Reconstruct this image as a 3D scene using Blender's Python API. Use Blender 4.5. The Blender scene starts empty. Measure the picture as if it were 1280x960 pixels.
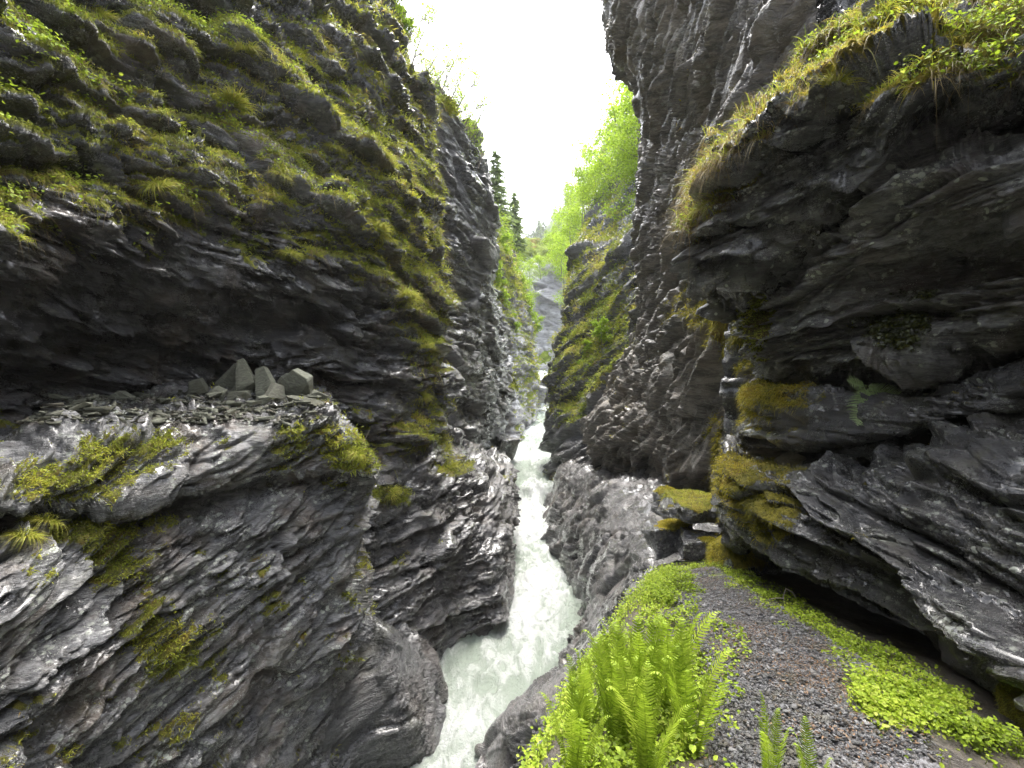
import bpy, math, random, time
import numpy as np
T0 = time.time()
random.seed(7)
rng = np.random.default_rng(11)
STEP = 1.5            # photo pixels between mesh samples on the rock
S = bpy.context.scene
COL = S.collection
R = math.radians

# ------------------------------------------------------------------ camera
PITCH = R(2.0); FPX = 600.0
cp, sp = math.cos(PITCH), math.sin(PITCH)
def P(px, py, d):
    u = (px-640)/FPX*d; v = (480-py)/FPX*d
    return (u, d*cp+v*sp, v*cp-d*sp)
def proj(p):
    """world points (n,3) -> photo px, py, depth"""
    d = p[:, 1]*cp-p[:, 2]*sp
    v = p[:, 1]*sp+p[:, 2]*cp
    dd = np.maximum(d, 0.05)
    return 640+p[:, 0]/dd*FPX, 480-v/dd*FPX, d
cam = bpy.data.cameras.new('camera'); co = bpy.data.objects.new('camera', cam); COL.objects.link(co)
cam.sensor_width = 36; cam.lens = 36*FPX/1280; cam.clip_end = 3000; cam.clip_start = 0.05
co.rotation_euler = (R(90)-PITCH, 0, 0)
S.camera = co

# ------------------------------------------------------------------ noise
def _h(ix, iy, iz, seed):
    h = ix.astype(np.uint32)*np.uint32(374761393)+iy.astype(np.uint32)*np.uint32(668265263)+iz.astype(np.uint32)*np.uint32(2246822519)+np.uint32(seed*3266489917 & 0xffffffff)
    h = (h ^ (h >> np.uint32(13)))*np.uint32(1274126177)
    h = (h ^ (h >> np.uint32(16)))*np.uint32(2654435761)
    return h ^ (h >> np.uint32(15))
def _f(h): return (h & np.uint32(0xffff)).astype(np.float32)/np.float32(65535)
def _chunk(fn, p, *a, n=60000):
    p = np.ascontiguousarray(p, np.float32)
    if len(p) <= n: return fn(p, *a)
    return np.concatenate([fn(p[i:i+n], *a) for i in range(0, len(p), n)])
def _vn(p, seed):
    i = np.floor(p); f = p-i; f = f*f*(3-2*f); i = i.astype(np.int32)
    o = 0
    for dx in (0, 1):
        wx = f[:, 0] if dx else 1-f[:, 0]
        for dy in (0, 1):
            wy = f[:, 1] if dy else 1-f[:, 1]
            for dz in (0, 1):
                wz = f[:, 2] if dz else 1-f[:, 2]
                o = o+wx*wy*wz*_f(_h(i[:, 0]+dx, i[:, 1]+dy, i[:, 2]+dz, seed))
    return o*2-1
def vn(p, seed=0): return _chunk(_vn, p, seed)
def fbm(p, octv=4, seed=0, gain=.5):
    o = 0; a = 1; t = 0
    for k in range(octv):
        o = o+a*vn(p*(2.03**k)+k*7.3, seed+k); t += a; a *= gain
    return o/t
def _cells(p, seed, k, tilt, crack):
    """Voronoi blocks: every block has its own offset and its own tilted face, with a groove along the joints"""
    i = np.floor(p); f = (p-i).astype(np.float32); i = i.astype(np.int32)
    num = np.zeros(len(p), np.float32); den = np.full(len(p), 1e-9, np.float32)
    f1 = np.full(len(p), 9., np.float32); f2 = f1.copy()
    for dx in (-1, 0, 1):
        for dy in (-1, 0, 1):
            for dz in (-1, 0, 1):
                h = _h(i[:, 0]+dx, i[:, 1]+dy, i[:, 2]+dz, seed)
                rx = (h & np.uint32(1023)).astype(np.float32)/1023; ry = ((h >> np.uint32(10)) & np.uint32(1023)).astype(np.float32)/1023; rz = ((h >> np.uint32(20)) & np.uint32(1023)).astype(np.float32)/1023
                x = dx+rx-f[:, 0]; y = dy+ry-f[:, 1]; z = dz+rz-f[:, 2]
                d = x*x+y*y+z*z
                f2 = np.minimum(f2, np.maximum(f1, d)); f1 = np.minimum(f1, d)
                w = np.exp(-k*d)
                h2 = (h ^ (h >> np.uint32(7)))*np.uint32(2654435761)
                a = _f(h2); b = _f(h2 >> np.uint32(9)); c = _f(h2 >> np.uint32(16))
                num += w*((a*2-1)-tilt*((b*2-1)*x+(c*2-1)*y+(a-b)*z)); den += w
    e = np.sqrt(f2)-np.sqrt(f1)
    return num/den-crack*np.clip(1-e/.13, 0, 1)**1.5
def cells(p, seed=0, k=28, tilt=.8, crack=0.): return _chunk(_cells, p, seed, k, tilt, crack)

# ------------------------------------------------------------------ meshes
def sm(a, b, x):
    t = np.clip((x-a)/(b-a), 0, 1); return t*t*(3-2*t)
def make_mesh(name, v, faces, mat=None, smooth=True, attrs=None):
    """v (n,3); faces: (m,3) or (m,4) int array"""
    me = bpy.data.meshes.new(name); v = np.ascontiguousarray(v, np.float32); faces = np.ascontiguousarray(faces, np.int32)
    m, k = faces.shape
    me.vertices.add(len(v)); me.vertices.foreach_set('co', v.ravel())
    me.loops.add(m*k); me.loops.foreach_set('vertex_index', faces.ravel())
    me.polygons.add(m); me.polygons.foreach_set('loop_start', np.arange(0, m*k, k, dtype=np.int32))
    me.polygons.foreach_set('use_smooth', np.full(m, smooth))
    for n, a in (attrs or {}).items():
        at = me.attributes.new(n, 'FLOAT', 'POINT'); at.data.foreach_set('value', np.ascontiguousarray(a, np.float32))
    me.update(calc_edges=True)
    if mat: me.materials.append(mat)
    return me
def link(name, me, parent=None, loc=(0, 0, 0), **tags):
    o = bpy.data.objects.new(name, me); COL.objects.link(o); o.location = loc
    if parent: o.parent = parent
    for k, x in tags.items(): o[k] = x
    return o
def grid_faces(n, m):
    i = np.arange(n*m).reshape(n, m)
    return np.stack([i[:-1, :-1], i[:-1, 1:], i[1:, 1:], i[1:, :-1]], -1).reshape(-1, 4)

# ------------------------------------------------------------------ lofted rock sheets
def herm(c, t, ts):
    """c (n,...) values at knots t; sample at ts"""
    n = len(t); sh = (-1,)+(1,)*(c.ndim-1)
    dl = np.diff(c, axis=0)/np.diff(t).reshape(sh)
    m = np.empty_like(c); m[0] = dl[0]; m[-1] = dl[-1]
    if n > 2:
        h = np.diff(t); w = (h[1:]/(h[1:]+h[:-1])).reshape(sh)
        m[1:-1] = dl[:-1]*w+dl[1:]*(1-w)
    k = np.clip(np.searchsorted(t, ts, 'right')-1, 0, n-2)
    h = (t[k+1]-t[k]); x = ((ts-t[k])/h).reshape(sh); h = h.reshape(sh)
    return (1+2*x)*(1-x)**2*c[k]+x*(1-x)**2*h*m[k]+x*x*(3-2*x)*c[k+1]+x*x*(x-1)*h*m[k+1]
def loft(rows, step):
    c = np.array([[P(*q) if len(q) == 3 else q[1:] for q in r] for r in rows], np.float64)
    nr, nc = c.shape[:2]
    X, Y, D = proj(c.reshape(-1, 3)); X = np.clip(X, -60, 1340).reshape(nr, nc); Y = np.clip(Y, -60, 1020).reshape(nr, nc); D = D.reshape(nr, nc)
    def cnt(ax):
        dx = np.diff(X, axis=ax); dy = np.diff(Y, axis=ax); L = np.hypot(dx, dy)
        d0 = np.minimum(D[1:], D[:-1]) if ax == 0 else np.minimum(D[:, 1:], D[:, :-1])
        L = np.where(d0 > .3, L, 14*step)
        Lp = np.percentile(L, 75, axis=1-ax)
        # a face seen nearly edge-on still needs samples through its depth
        w = np.linalg.norm(np.diff(c, axis=ax), axis=2)/np.maximum(d0, 1.0)*FPX
        w = np.where(d0 > .3, w, 0)
        Lp = np.maximum(Lp, .4*np.percentile(np.minimum(w, 220), 60, axis=1-ax))
        return np.clip(np.ceil(Lp/step), 3, 400).astype(int)
    def knots(ax):
        w = np.linalg.norm(np.diff(c, axis=ax), axis=2).mean(axis=1-ax)**.5
        return np.concatenate([[0], np.cumsum(w)])
    def samples(t, n): return np.concatenate([np.linspace(t[i], t[i+1], n[i], endpoint=False) for i in range(len(n))]+[[t[-1]]])
    t0, t1 = knots(0), knots(1)
    g = herm(c, t0, samples(t0, cnt(0)))
    g = herm(g.transpose(1, 0, 2), t1, samples(t1, cnt(1))).transpose(1, 0, 2)
    return g
def normals(g):
    a = np.gradient(g, axis=0); b = np.gradient(g, axis=1); n = np.cross(a, b)
    return n/np.maximum(np.linalg.norm(n, axis=2, keepdims=True), 1e-9)
def frame(dip_y, dip_x):
    """strata frame: rows = (across layers, along strike, third)"""
    n = np.array([math.tan(R(dip_x)), math.tan(R(dip_y)), 1.0]); n /= np.linalg.norm(n)
    a = np.array([0, 1.0, 0]); a -= n*(a@n); a /= np.linalg.norm(a)
    return np.stack([n, a, np.cross(n, a)])
SHEETS = {}
def rock(key, name, rows, mat, label, L=1.0, amp=1.0, dip=(0, 0), flat=(3, 3), fold=.14, fine=1.0, round_=0.0, blobs=(), moss=0.0, mossup=1.0, puff=1.0, step=None, seed=0, cat=None, kind='structure', big=.5, group=None, patchy=1.0, shelf=0.0, shelfT=.7):
    g = loft(rows, step or STEP); n = normals(g); p = g.reshape(-1, 3); nn = n.reshape(-1, 3)
    X, Y, D = proj(p)
    vis = (D > .3) & (X > 0) & (X < 1280) & (Y > 0) & (Y < 960)
    sgn = np.sign((nn*-p)[vis].sum()) or 1.0
    nn = nn*sgn
    M = frame(*dip)
    q0 = p+fold*L*np.stack([fbm(p/(L*2.2)+s, 3, seed+s) for s in (1, 5, 9)], 1)
    q = q0@M.T
    sc = lambda l, e=1.: q/(l*np.array([1, flat[0]*e, flat[1]*e]))+seed*3.17
    hard = 1-.6*round_
    joint = np.clip(.5+1.2*fbm(p/(L*1.1), 3, seed+15), .1, 1.2)      # some places are shattered, some massive
    d = amp*L*(big*fbm(p/(L*3), 3, seed+20)
        + .36*cells(sc(.70*L), seed+1, 26+40*hard, 1.2, .35*hard)
        + .24*joint*cells(sc(.25*L), seed+2, 24+40*hard, 1.3, .5*hard)
        + fine*.115*joint*cells(sc(.085*L, 2.1), seed+3, 60, 1.3, .5)
        + fine*.05*joint*cells(sc(.032*L, 2.6), seed+4, 50, 1.3, .4))
    # continuous bedding: thin beds standing proud or weathered back
    s = q[:, 0]/(.16*L)+.35*vn(p/(L*.9), seed+31); i = np.floor(s); f = s-i
    def bed(i): return _f(_h(i.astype(np.int32), np.floor(q[:, 1]/(L*6)).astype(np.int32), np.zeros(len(i), np.int32), seed+7))
    b0, b1 = bed(i), bed(i+1); bb = b0+(b1-b0)*sm(.72, 1., f)
    d += amp*L*(1-round_)*.10*(bb-.5)
    if shelf:      # beds that jut out as sloping shelves, undercut below
        for T_, A_, o_ in ((shelfT, 1.0, 3.3), (shelfT*.37, .42, 8.1)):
            s2 = q[:, 0]/T_+.55*vn(p/(T_*2.2), seed+33)+.25*vn(p/(T_*.8), seed+34)+o_; i2 = np.floor(s2); f2 = s2-i2
            a2 = np.clip(.5+1.5*vn(np.stack([i2*17.3+o_, q[:, 1]/(T_*2.3), q[:, 2]/(T_*2.3)], 1), seed+35), .05, 1.3)
            d += shelf*A_*a2*(sm(0, .14, f2)*(1-f2)**.8-.4)
    d += fine*amp*L*.02*fbm(q/(L*np.array([.03, .2, .2])), 3, seed+40)
    p = p+nn*d[:, None]
    g = p.reshape(g.shape); n2 = normals(g).reshape(-1, 3)*sgn
    X, Y, D = proj(p)
    # where moss grows: on tops and shoulders, in patches
    up = n2[:, 2]
    reg = np.full(len(p), moss)
    for bx, by, rx, ry, w in blobs:
        reg = reg+w*np.exp(-(((X-bx)/rx)**2+((Y-by)/ry)**2)*1.2)*(D > .3)
    pat = fbm(p/(L*.55), 4, seed+60)*.55+fbm(p/(L*.12), 3, seed+64)*.35
    mo = sm(.42, .62, reg+mossup*.42*np.clip(up, -.6, 1)+pat*.55*patchy)
    hum = np.clip(.5+.6*fbm(p/(L*.09), 3, seed+70)+.7*fbm(p/(L*.3), 2, seed+75), 0, 1.6)
    p = p+(n2*.45+np.array([0, 0, .55]))*(mo*hum*.085*L*puff)[:, None]
    g = p.reshape(g.shape); n3 = normals(g).reshape(-1, 3)*sgn
    fc = grid_faces(*g.shape[:2])
    if sgn < 0: fc = fc[:, ::-1]
    me = make_mesh(name, p, fc, mat, True, {'moss': mo})
    tags = dict(label=label); 
    if kind == 'structure': tags['kind'] = kind
    if cat: tags['category'] = cat
    if group: tags['group'] = group
    o = link(name, me, **tags)
    SHEETS[key] = dict(p=p, n=n3, moss=mo, L=L, X=X, Y=Y, D=D, shape=g.shape[:2])
    return o
W = lambda x, y, z: ('w', x, y, z)

# ------------------------------------------------------------------ materials
def mat(name):
    m = bpy.data.materials.new(name); m.use_nodes = True
    nt = m.node_tree; nt.nodes.clear()
    out = nt.nodes.new('ShaderNodeOutputMaterial'); b = nt.nodes.new('ShaderNodeBsdfPrincipled')
    nt.links.new(b.outputs[0], out.inputs[0])
    return m, nt, b
class N:
    def __init__(s, nt): s.nt = nt
    def n(s, t, **kw):
        x = s.nt.nodes.new(t)
        for k, v in kw.items(): setattr(x, k, v)
        return x
    def put(s, sock, v):
        if isinstance(v, bpy.types.NodeSocket): s.nt.links.new(v, sock)
        elif isinstance(v, (tuple, list)): sock.default_value = tuple(v)+((1,) if len(v) == 3 and len(sock.default_value) == 4 else ())
        else: sock.default_value = v
    def math(s, op, a, b=0.0, c=0.0):
        x = s.n('ShaderNodeMath', operation=op); s.put(x.inputs[0], a); s.put(x.inputs[1], b); s.put(x.inputs[2], c); return x.outputs[0]
    def ramp(s, f, a, b, lo=0.0, hi=1.0):
        x = s.n('ShaderNodeMapRange'); x.interpolation_type = 'SMOOTHSTEP'
        for k, v in zip((0, 1, 2, 3, 4), (f, a, b, lo, hi)): s.put(x.inputs[k], v)
        return x.outputs[0]
    def mix(s, f, a, b):
        x = s.n('ShaderNodeMix', data_type='RGBA'); s.put(x.inputs[0], f); s.put(x.inputs[6], a); s.put(x.inputs[7], b); return x.outputs[2]
    def map(s, v, scale, rot=(0, 0, 0), loc=(0, 0, 0)):
        x = s.n('ShaderNodeMapping'); s.put(x.inputs[0], v); s.put(x.inputs[1], loc); s.put(x.inputs[2], rot); s.put(x.inputs[3], scale); return x.outputs[0]
    def noise(s, v, scale, detail=4, rough=.55, dist=0.0):
        x = s.n('ShaderNodeTexNoise'); s.put(x.inputs['Vector'], v); s.put(x.inputs['Scale'], scale); s.put(x.inputs['Detail'], detail); s.put(x.inputs['Roughness'], rough); s.put(x.inputs['Distortion'], dist); return x.outputs[0]
    def vor(s, v, scale, feat='F1', out=0):
        x = s.n('ShaderNodeTexVoronoi', feature=feat); s.put(x.inputs['Vector'], v); s.put(x.inputs['Scale'], scale); return x.outputs[out]
    def attr(s, name): return s.n('ShaderNodeAttribute', attribute_name=name).outputs['Fac']
    def bump(s, h, strength, dist, normal=None):
        x = s.n('ShaderNodeBump'); s.put(x.inputs['Strength'], strength); s.put(x.inputs['Distance'], dist); s.put(x.inputs['Height'], h)
        if normal: s.put(x.inputs['Normal'], normal)
        return x.outputs[0]
def rock_mat(name, L=1.0, spots=0.0, dark=(.035, .036, .04), pale=(.13, .13, .125), brown=(.11, .075, .045), lichen=.5, wet=.5, dip=(0, 0), brownness=.4,
             moss_a=(.07, .075, .012), moss_b=(.31, .29, .035), moss_c=(.22, .13, .025)):
    m, nt, b = mat(name); k = N(nt)
    co = k.n('ShaderNodeTexCoord').outputs['Object']
    rot = (R(dip[0]), -R(dip[1]), 0)
    st = k.map(co, (.3/L, .3/L, 1.6/L), rot)
    lam = k.noise(st, 9, 6, .65, .6)                       # lamination
    blot = k.noise(co, 1.1/L, 5, .6)
    fineN = k.noise(co, 38/L, 3, .6)
    lam2 = k.noise(k.map(co, (1.2/L, 1.2/L, 7/L), rot), 9, 4, .7)
    c = k.mix(k.ramp(k.math('ADD', k.math('MULTIPLY', lam, .6), k.math('MULTIPLY', lam2, .4)), .40, .62), dark, pale)
    c = k.mix(k.math('MULTIPLY', k.ramp(blot, .45, .7), brownness), c, brown)
    c = k.mix(k.math('MULTIPLY', k.ramp(fineN, .3, .75), .35), c, k.mix(.5, c, pale))
    al = k.noise(k.map(co, (1/L, 1/L, .5/L)), 1.9, 5, .65); c = k.mix(k.ramp(al, .50, .66, 0, .6), c, k.mix(.5, c, (.085, .085, .028)))      # thin algae film
    # crusts of pale lichen
    v = k.vor(k.map(co, (1, 1, 1.3)), 8.5/L); lz = k.noise(co, 2.3/L, 4, .6)
    lic = k.math('MULTIPLY', k.ramp(v, .42, .28), k.ramp(lz, .50, .62)); lic = k.math('MULTIPLY', lic, lichen)
    lv2 = k.vor(co, 34/L); lic2 = k.math('MULTIPLY', k.math('MULTIPLY', k.ramp(lv2, .30, .18), k.ramp(lz, .47, .6)), lichen)
    lic = k.math('MAXIMUM', lic, lic2)
    if spots:      # round crusts of grey-green lichen
        sv = k.vor(k.map(k.mix(.04, co, k.n('ShaderNodeTexNoise').outputs[1]), (1, 1, 1)), 7.5); sz = k.noise(co, 1.6, 3)
        lic = k.math('MAXIMUM', lic, k.math('MULTIPLY', k.math('MULTIPLY', k.ramp(sv, .20, .15), k.ramp(sz, .50, .60)), spots))
    c = k.mix(lic, c, (.50, .53, .45))
    # moss
    mo = k.attr('moss'); mn = k.noise(co, 7/L, 4, .65); mf = k.noise(co, 60/L, 3, .7); mr = k.noise(co, 1.7/L, 3, .5)
    mc = k.mix(k.ramp(mn, .3, .7), moss_a, moss_b); mc = k.mix(k.math('MULTIPLY', k.ramp(mr, .52, .68), .75), mc, moss_c)
    mc = k.mix(k.ramp(mf, .3, .7), k.mix(.45, mc, (.02, .022, .006)), mc)
    mm = k.ramp(k.math('ADD', mo, k.math('MULTIPLY', k.math('SUBTRACT', mf, .5), .8)), .3, .6)
    c = k.mix(mm, c, mc)
    wn = k.noise(co, .9/L, 4, .6)
    c = k.mix(k.math('MULTIPLY', k.math('SUBTRACT', 1.0, mm), k.ramp(wn, .60, .42, 0, .55*min(1.0, wet))), c, (.008, .008, .01))      # wet stone is darker stone
    k.put(b.inputs['Base Color'], c)
    ro = k.ramp(k.math('ADD', wn, k.math('MULTIPLY', fineN, .3)), .55, .9, .42-.32*wet, .7)
    ro = k.math('ADD', ro, k.math('MULTIPLY', lic, .3))
    ro = k.mix(mm, ro, (.9, .9, .9))
    k.put(b.inputs['Roughness'], ro)
    k.put(b.inputs['Specular IOR Level'], k.math('SUBTRACT', min(1.0, .6+.5*wet), k.math('MULTIPLY', mm, .5)))
    film = k.math('MULTIPLY', k.ramp(wn, .62, .40), k.math('SUBTRACT', 1.0, mm))
    k.put(b.inputs['Coat Weight'], k.math('MULTIPLY', film, min(1.0, wet))); b.inputs['Coat Roughness'].default_value = .09; b.inputs['Coat IOR'].default_value = 1.45
    h = k.math('ADD', k.math('MULTIPLY', lam, 1.0), k.math('MULTIPLY', lam2, .7))
    h = k.math('ADD', h, k.math('MULTIPLY', fineN, .35))
    h = k.math('ADD', h, k.math('MULTIPLY', k.math('MULTIPLY', mf, mm), 1.6))
    k.put(b.inputs['Normal'], k.bump(h, .9, .07*L))
    return m
M_left = rock_mat('slate_left', 1.0, wet=1.0, lichen=.35, brownness=.6, dark=(.02, .02, .026), pale=(.14, .14, .145), brown=(.14, .09, .05), moss_a=(.14, .155, .02), moss_b=(.42, .44, .05))
M_block = rock_mat('slate_ledge', .8, wet=.7, lichen=1.0, dip=(-24, 0), brownness=.6, dark=(.035, .035, .04), pale=(.25, .25, .25), brown=(.17, .115, .065))
M_wet = rock_mat('slate_river', .9, wet=1.1, lichen=.15, brownness=.5, pale=(.20, .19, .185), dark=(.025, .025, .03), dip=(-30, 0))
M_bank = rock_mat('slate_bank', .9, wet=1.1, lichen=.15, brownness=.5, pale=(.25, .235, .225), dark=(.03, .03, .034), dip=(40, -35))
M_far = rock_mat('slate_far', 2.2, wet=.9, lichen=.25, brownness=.35, pale=(.22, .22, .225), moss_b=(.42, .42, .05), moss_a=(.10, .11, .015))
M_third = rock_mat('slate_dark', 2.4, wet=.6, lichen=.1, brownness=.5, pale=(.12, .12, .12), dark=(.025, .025, .028), moss_b=(.34, .40, .05), moss_a=(.10, .14, .02))  # darker slate for the farther left buttress and the left bank rock
M_farr = rock_mat('slate_grey', 1.8, wet=.4, lichen=.3, brownness=.65, brown=(.17, .125, .075), pale=(.30, .265, .22), dark=(.06, .055, .048), dip=(35, -20))
M_soil = rock_mat('dark_soil', .5, wet=.1, lichen=0, dark=(.03, .024, .018), pale=(.08, .065, .05), brown=(.10, .065, .035))
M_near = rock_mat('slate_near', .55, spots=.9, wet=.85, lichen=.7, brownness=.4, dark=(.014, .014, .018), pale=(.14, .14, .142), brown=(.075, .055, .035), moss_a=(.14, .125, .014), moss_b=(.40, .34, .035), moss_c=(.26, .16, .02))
M_layer = rock_mat('slate_lichened', .5, spots=1.0, wet=.45, lichen=1.0, brownness=.4, dark=(.03, .03, .032), pale=(.24, .24, .23), brown=(.12, .065, .04), moss_a=(.06, .06, .012), moss_b=(.20, .20, .03), moss_c=(.13, .08, .03))
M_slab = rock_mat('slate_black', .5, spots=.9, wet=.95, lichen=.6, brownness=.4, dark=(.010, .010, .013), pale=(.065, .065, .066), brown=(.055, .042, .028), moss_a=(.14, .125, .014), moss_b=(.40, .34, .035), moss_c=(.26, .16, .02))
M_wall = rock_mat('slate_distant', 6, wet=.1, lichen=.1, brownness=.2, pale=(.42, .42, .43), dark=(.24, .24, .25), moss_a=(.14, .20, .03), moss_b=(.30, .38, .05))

# ------------------------------------------------------------------ the gorge, left side
rock('block', 'cliff_wall', [
 [W(-6.8,-6,-9),W(-6.0,1,-9),(0,1500,4.8),(150,1400,5.9),(300,1250,7.2),(420,1120,8.6),(500,1040,9.6),(520,1020,11)],
 [W(-6.5,-6,-4),W(-5.8,1,-4),(0,960,4.8),(150,955,6.0),(300,940,7.3),(385,920,8.4),(420,900,9.2),(440,890,11)],
 [W(-6.4,-6,-3),W(-5.6,1,-3),(0,800,4.7),(150,780,6.0),(300,760,7.3),(400,745,8.5),(452,775,9.0),(470,780,10.5)],
 [W(-6.5,-6,-2),W(-5.7,1,-2),(0,700,4.9),(150,680,6.2),(300,650,7.5),(395,640,8.7),(440,690,9.2),(455,700,10.5)],
 [W(-6.8,-6,-1.5),W(-6.1,1,-1.5),(0,660,5.2),(150,640,6.5),(300,612,7.8),(400,598,8.9),(446,610,9.4),(458,622,10.5)],
 [W(-6.5,-6,-1.3),W(-5.8,1,-1.3),(0,635,4.9),(150,620,6.1),(300,602,7.4),(400,588,8.5),(462,592,9.0),(472,602,10)],
 [W(-6.8,-6,-1.0),W(-6.1,1,-1.0),(0,570,5.3),(150,548,6.5),(300,532,7.7),(400,520,8.7),(455,562,9.2),(470,582,10)],
 [W(-8,-6,-.9),W(-7.3,1,-.9),(0,545,6.3),(150,512,7.8),(300,503,9.0),(400,502,9.6),(440,548,10),(462,575,10.6)],
 [W(-10,-6,-.9),W(-9.3,1,-.9),(0,530,8),(150,495,10),(300,490,11.5),(395,494,12),(425,548,12),(445,580,12)],
], M_block, 'left rock wall below the stony ledge, dark schist with lichen and moss', L=.8, amp=.62, dip=(-24,0), flat=(3,2.6), big=.35,
 blobs=[(150,560,70,35,.5),(380,545,50,40,.45),(440,575,30,25,.5),(60,600,60,30,.3),(90,650,70,30,.35),(140,680,30,50,.4),(190,800,60,30,.3),(230,830,40,40,.3),(60,520,400,16,-.6),(330,640,80,60,-.35),(60,800,120,60,-.3)], moss=.07, mossup=.9, patchy=1.25, puff=.8, shelf=.22, shelfT=.55, seed=1)
rock('upper', 'cliff_wall', [
 [W(-9.5,-6,-2),W(-9,1,-2),(0,640,7.8),(100,620,9),(200,600,10.4),(300,600,11.6),(400,600,12.2),(480,640,12.9),(535,600,15.2),(562,590,17),(530,600,21)],
 [W(-9,-6,-.8),W(-8.4,1,-.8),(0,525,7.2),(100,505,8.4),(200,493,9.8),(300,485,11.0),(400,480,11.8),(480,520,13.4),(535,520,15.4),(560,520,17),(525,520,21)],
 [W(-9,-6,0),W(-8.4,1,0),(0,450,6.9),(100,440,8.1),(200,440,9.4),(300,440,10.6),(400,450,11.7),(480,460,13.5),(535,460,15.5),(557,460,17.3),(520,460,21)],
 [W(-8.5,-6,.9),W(-7.8,1,.9),(0,385,6.5),(100,385,7.7),(200,390,8.9),(300,390,10.1),(400,400,11.4),(480,410,13.3),(530,410,15.6),(553,410,17.4),(515,410,21)],
 [W(-7.4,-6,1.3),W(-6.7,1,1.3),(0,330,6.0),(100,325,7.0),(200,335,8.2),(300,345,9.4),(400,355,11),(475,360,13.1),(530,360,15.6),(551,360,17.4),(515,360,21)],
 [W(-7.2,-6,1.8),W(-6.4,1,1.8),(0,270,5.7),(100,260,6.7),(200,265,7.8),(300,275,9),(400,300,10.6),(475,310,12.9),(530,310,15.6),(550,310,17.5),(510,310,21.5)],
 [W(-7.4,-6,2.8),W(-6.6,1,2.8),(0,160,5.9),(100,150,6.9),(200,165,8.0),(300,185,9.4),(400,220,11.2),(475,240,13.2),(525,240,16),(545,245,18),(505,245,22)],
 [W(-7.8,-6,4.5),W(-7,1,4.5),(0,40,6.2),(100,30,7.2),(200,40,8.4),(300,60,10),(400,90,12),(470,120,14),(513,150,16.5),(534,170,18.5),(495,170,22)],
 [W(-8.4,-6,7),W(-7.6,1,7),(0,-100,6.8),(100,-110,7.8),(200,-90,9),(300,-70,10.8),(390,-40,12.8),(450,10,14.5),(498,70,17),(520,110,19),(480,110,23)],
 [W(-9.5,-6,10),W(-9,1,10),(0,-350,8),(100,-350,9),(200,-300,10.5),(300,-220,12),(380,-140,14),(430,-80,15.5),(478,0,17.5),(500,52,19.5),(460,60,24)],
 [W(-16,-6,13),W(-16,1,13),(-300,-450,14),(-100,-450,15),(60,-400,16),(180,-300,17),(280,-200,18),(360,-120,19),(430,-40,21),(475,30,23),(440,40,27)],
], M_left, 'left rock wall above the stony ledge, overhanging wet schist with mossy shelves', L=1.0, amp=1.0, dip=(3,8), flat=(3,2.6), big=.45,
 blobs=[(240,110,250,130,.22),(480,300,80,170,.40),(530,420,30,130,.3),(450,60,110,80,.25),(190,245,60,25,.4),(350,240,40,25,.4),(360,320,60,20,.45),(120,420,380,80,-.9),(420,420,80,90,-.6),(300,480,250,40,-.9)], moss=-.09, mossup=1.9, puff=1.6, patchy=1.6, shelf=.75, shelfT=1.15, seed=2)
rock('second', 'cliff_wall', [
 [(470,1000,17),(550,840,18),(575,780,20),(592,720,23),(610,700,32)],
 [(480,800,20),(550,700,21),(580,680,22.5),(596,660,24.5),(615,600,32)],
 [(490,600,20),(555,590,22),(585,575,25),(606,560,28.5),(630,535,36)],
 [(500,500,21),(555,500,23),(590,480,26),(622,480,30.5),(645,475,40)],
 [(505,400,21.5),(550,400,24),(585,400,27),(617,390,31),(615,390,40)],
 [(505,300,22),(550,300,24),(588,300,27),(617,300,31),(605,300,40)],
 [(505,200,22),(545,205,24),(585,215,27),(610,220,30.5),(600,220,40)],
 [(505,120,22),(538,118,24),(572,152,26.5),(597,185,30),(590,195,40)],
 [(500,95,25),(530,97,27),(565,137,30),(588,177,33),(585,190,42)],
], M_far, 'sheer dark wet cliff buttress across the river behind the mossy left wall', L=2.0, amp=.55, dip=(8,0), flat=(3,2.6), big=.4,
 blobs=[(560,130,60,25,.4),(650,470,20,40,.3)], moss=-.12, mossup=.8, shelf=.5, shelfT=1.6, seed=3)
rock('third', 'cliff_wall', [
 [(600,700,36),(630,640,38),(650,600,41),(664,560,50),(675,520,65)],
 [(600,560,38),(632,555,40),(652,535,43),(666,505,52),(674,492,65)],
 [(600,450,38),(625,450,41),(648,450,46),(667,445,55),(660,445,75)],
 [(600,380,38),(622,380,42),(645,395,48),(664,410,56),(655,410,75)],
 [(600,310,40),(620,315,44),(640,340,50),(655,375,58),(645,380,75)],
 [(590,230,50),(614,260,55),(630,300,62),(645,345,70),(640,350,85)],
], M_third, 'farther left cliff buttress with green shrubs along its top', L=2.2, amp=.45, flat=(3,2.6), shelf=.8, shelfT=2.2, blobs=[(640,330,30,70,.6),(660,470,20,60,.25)], moss=.1, seed=4)
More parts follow.
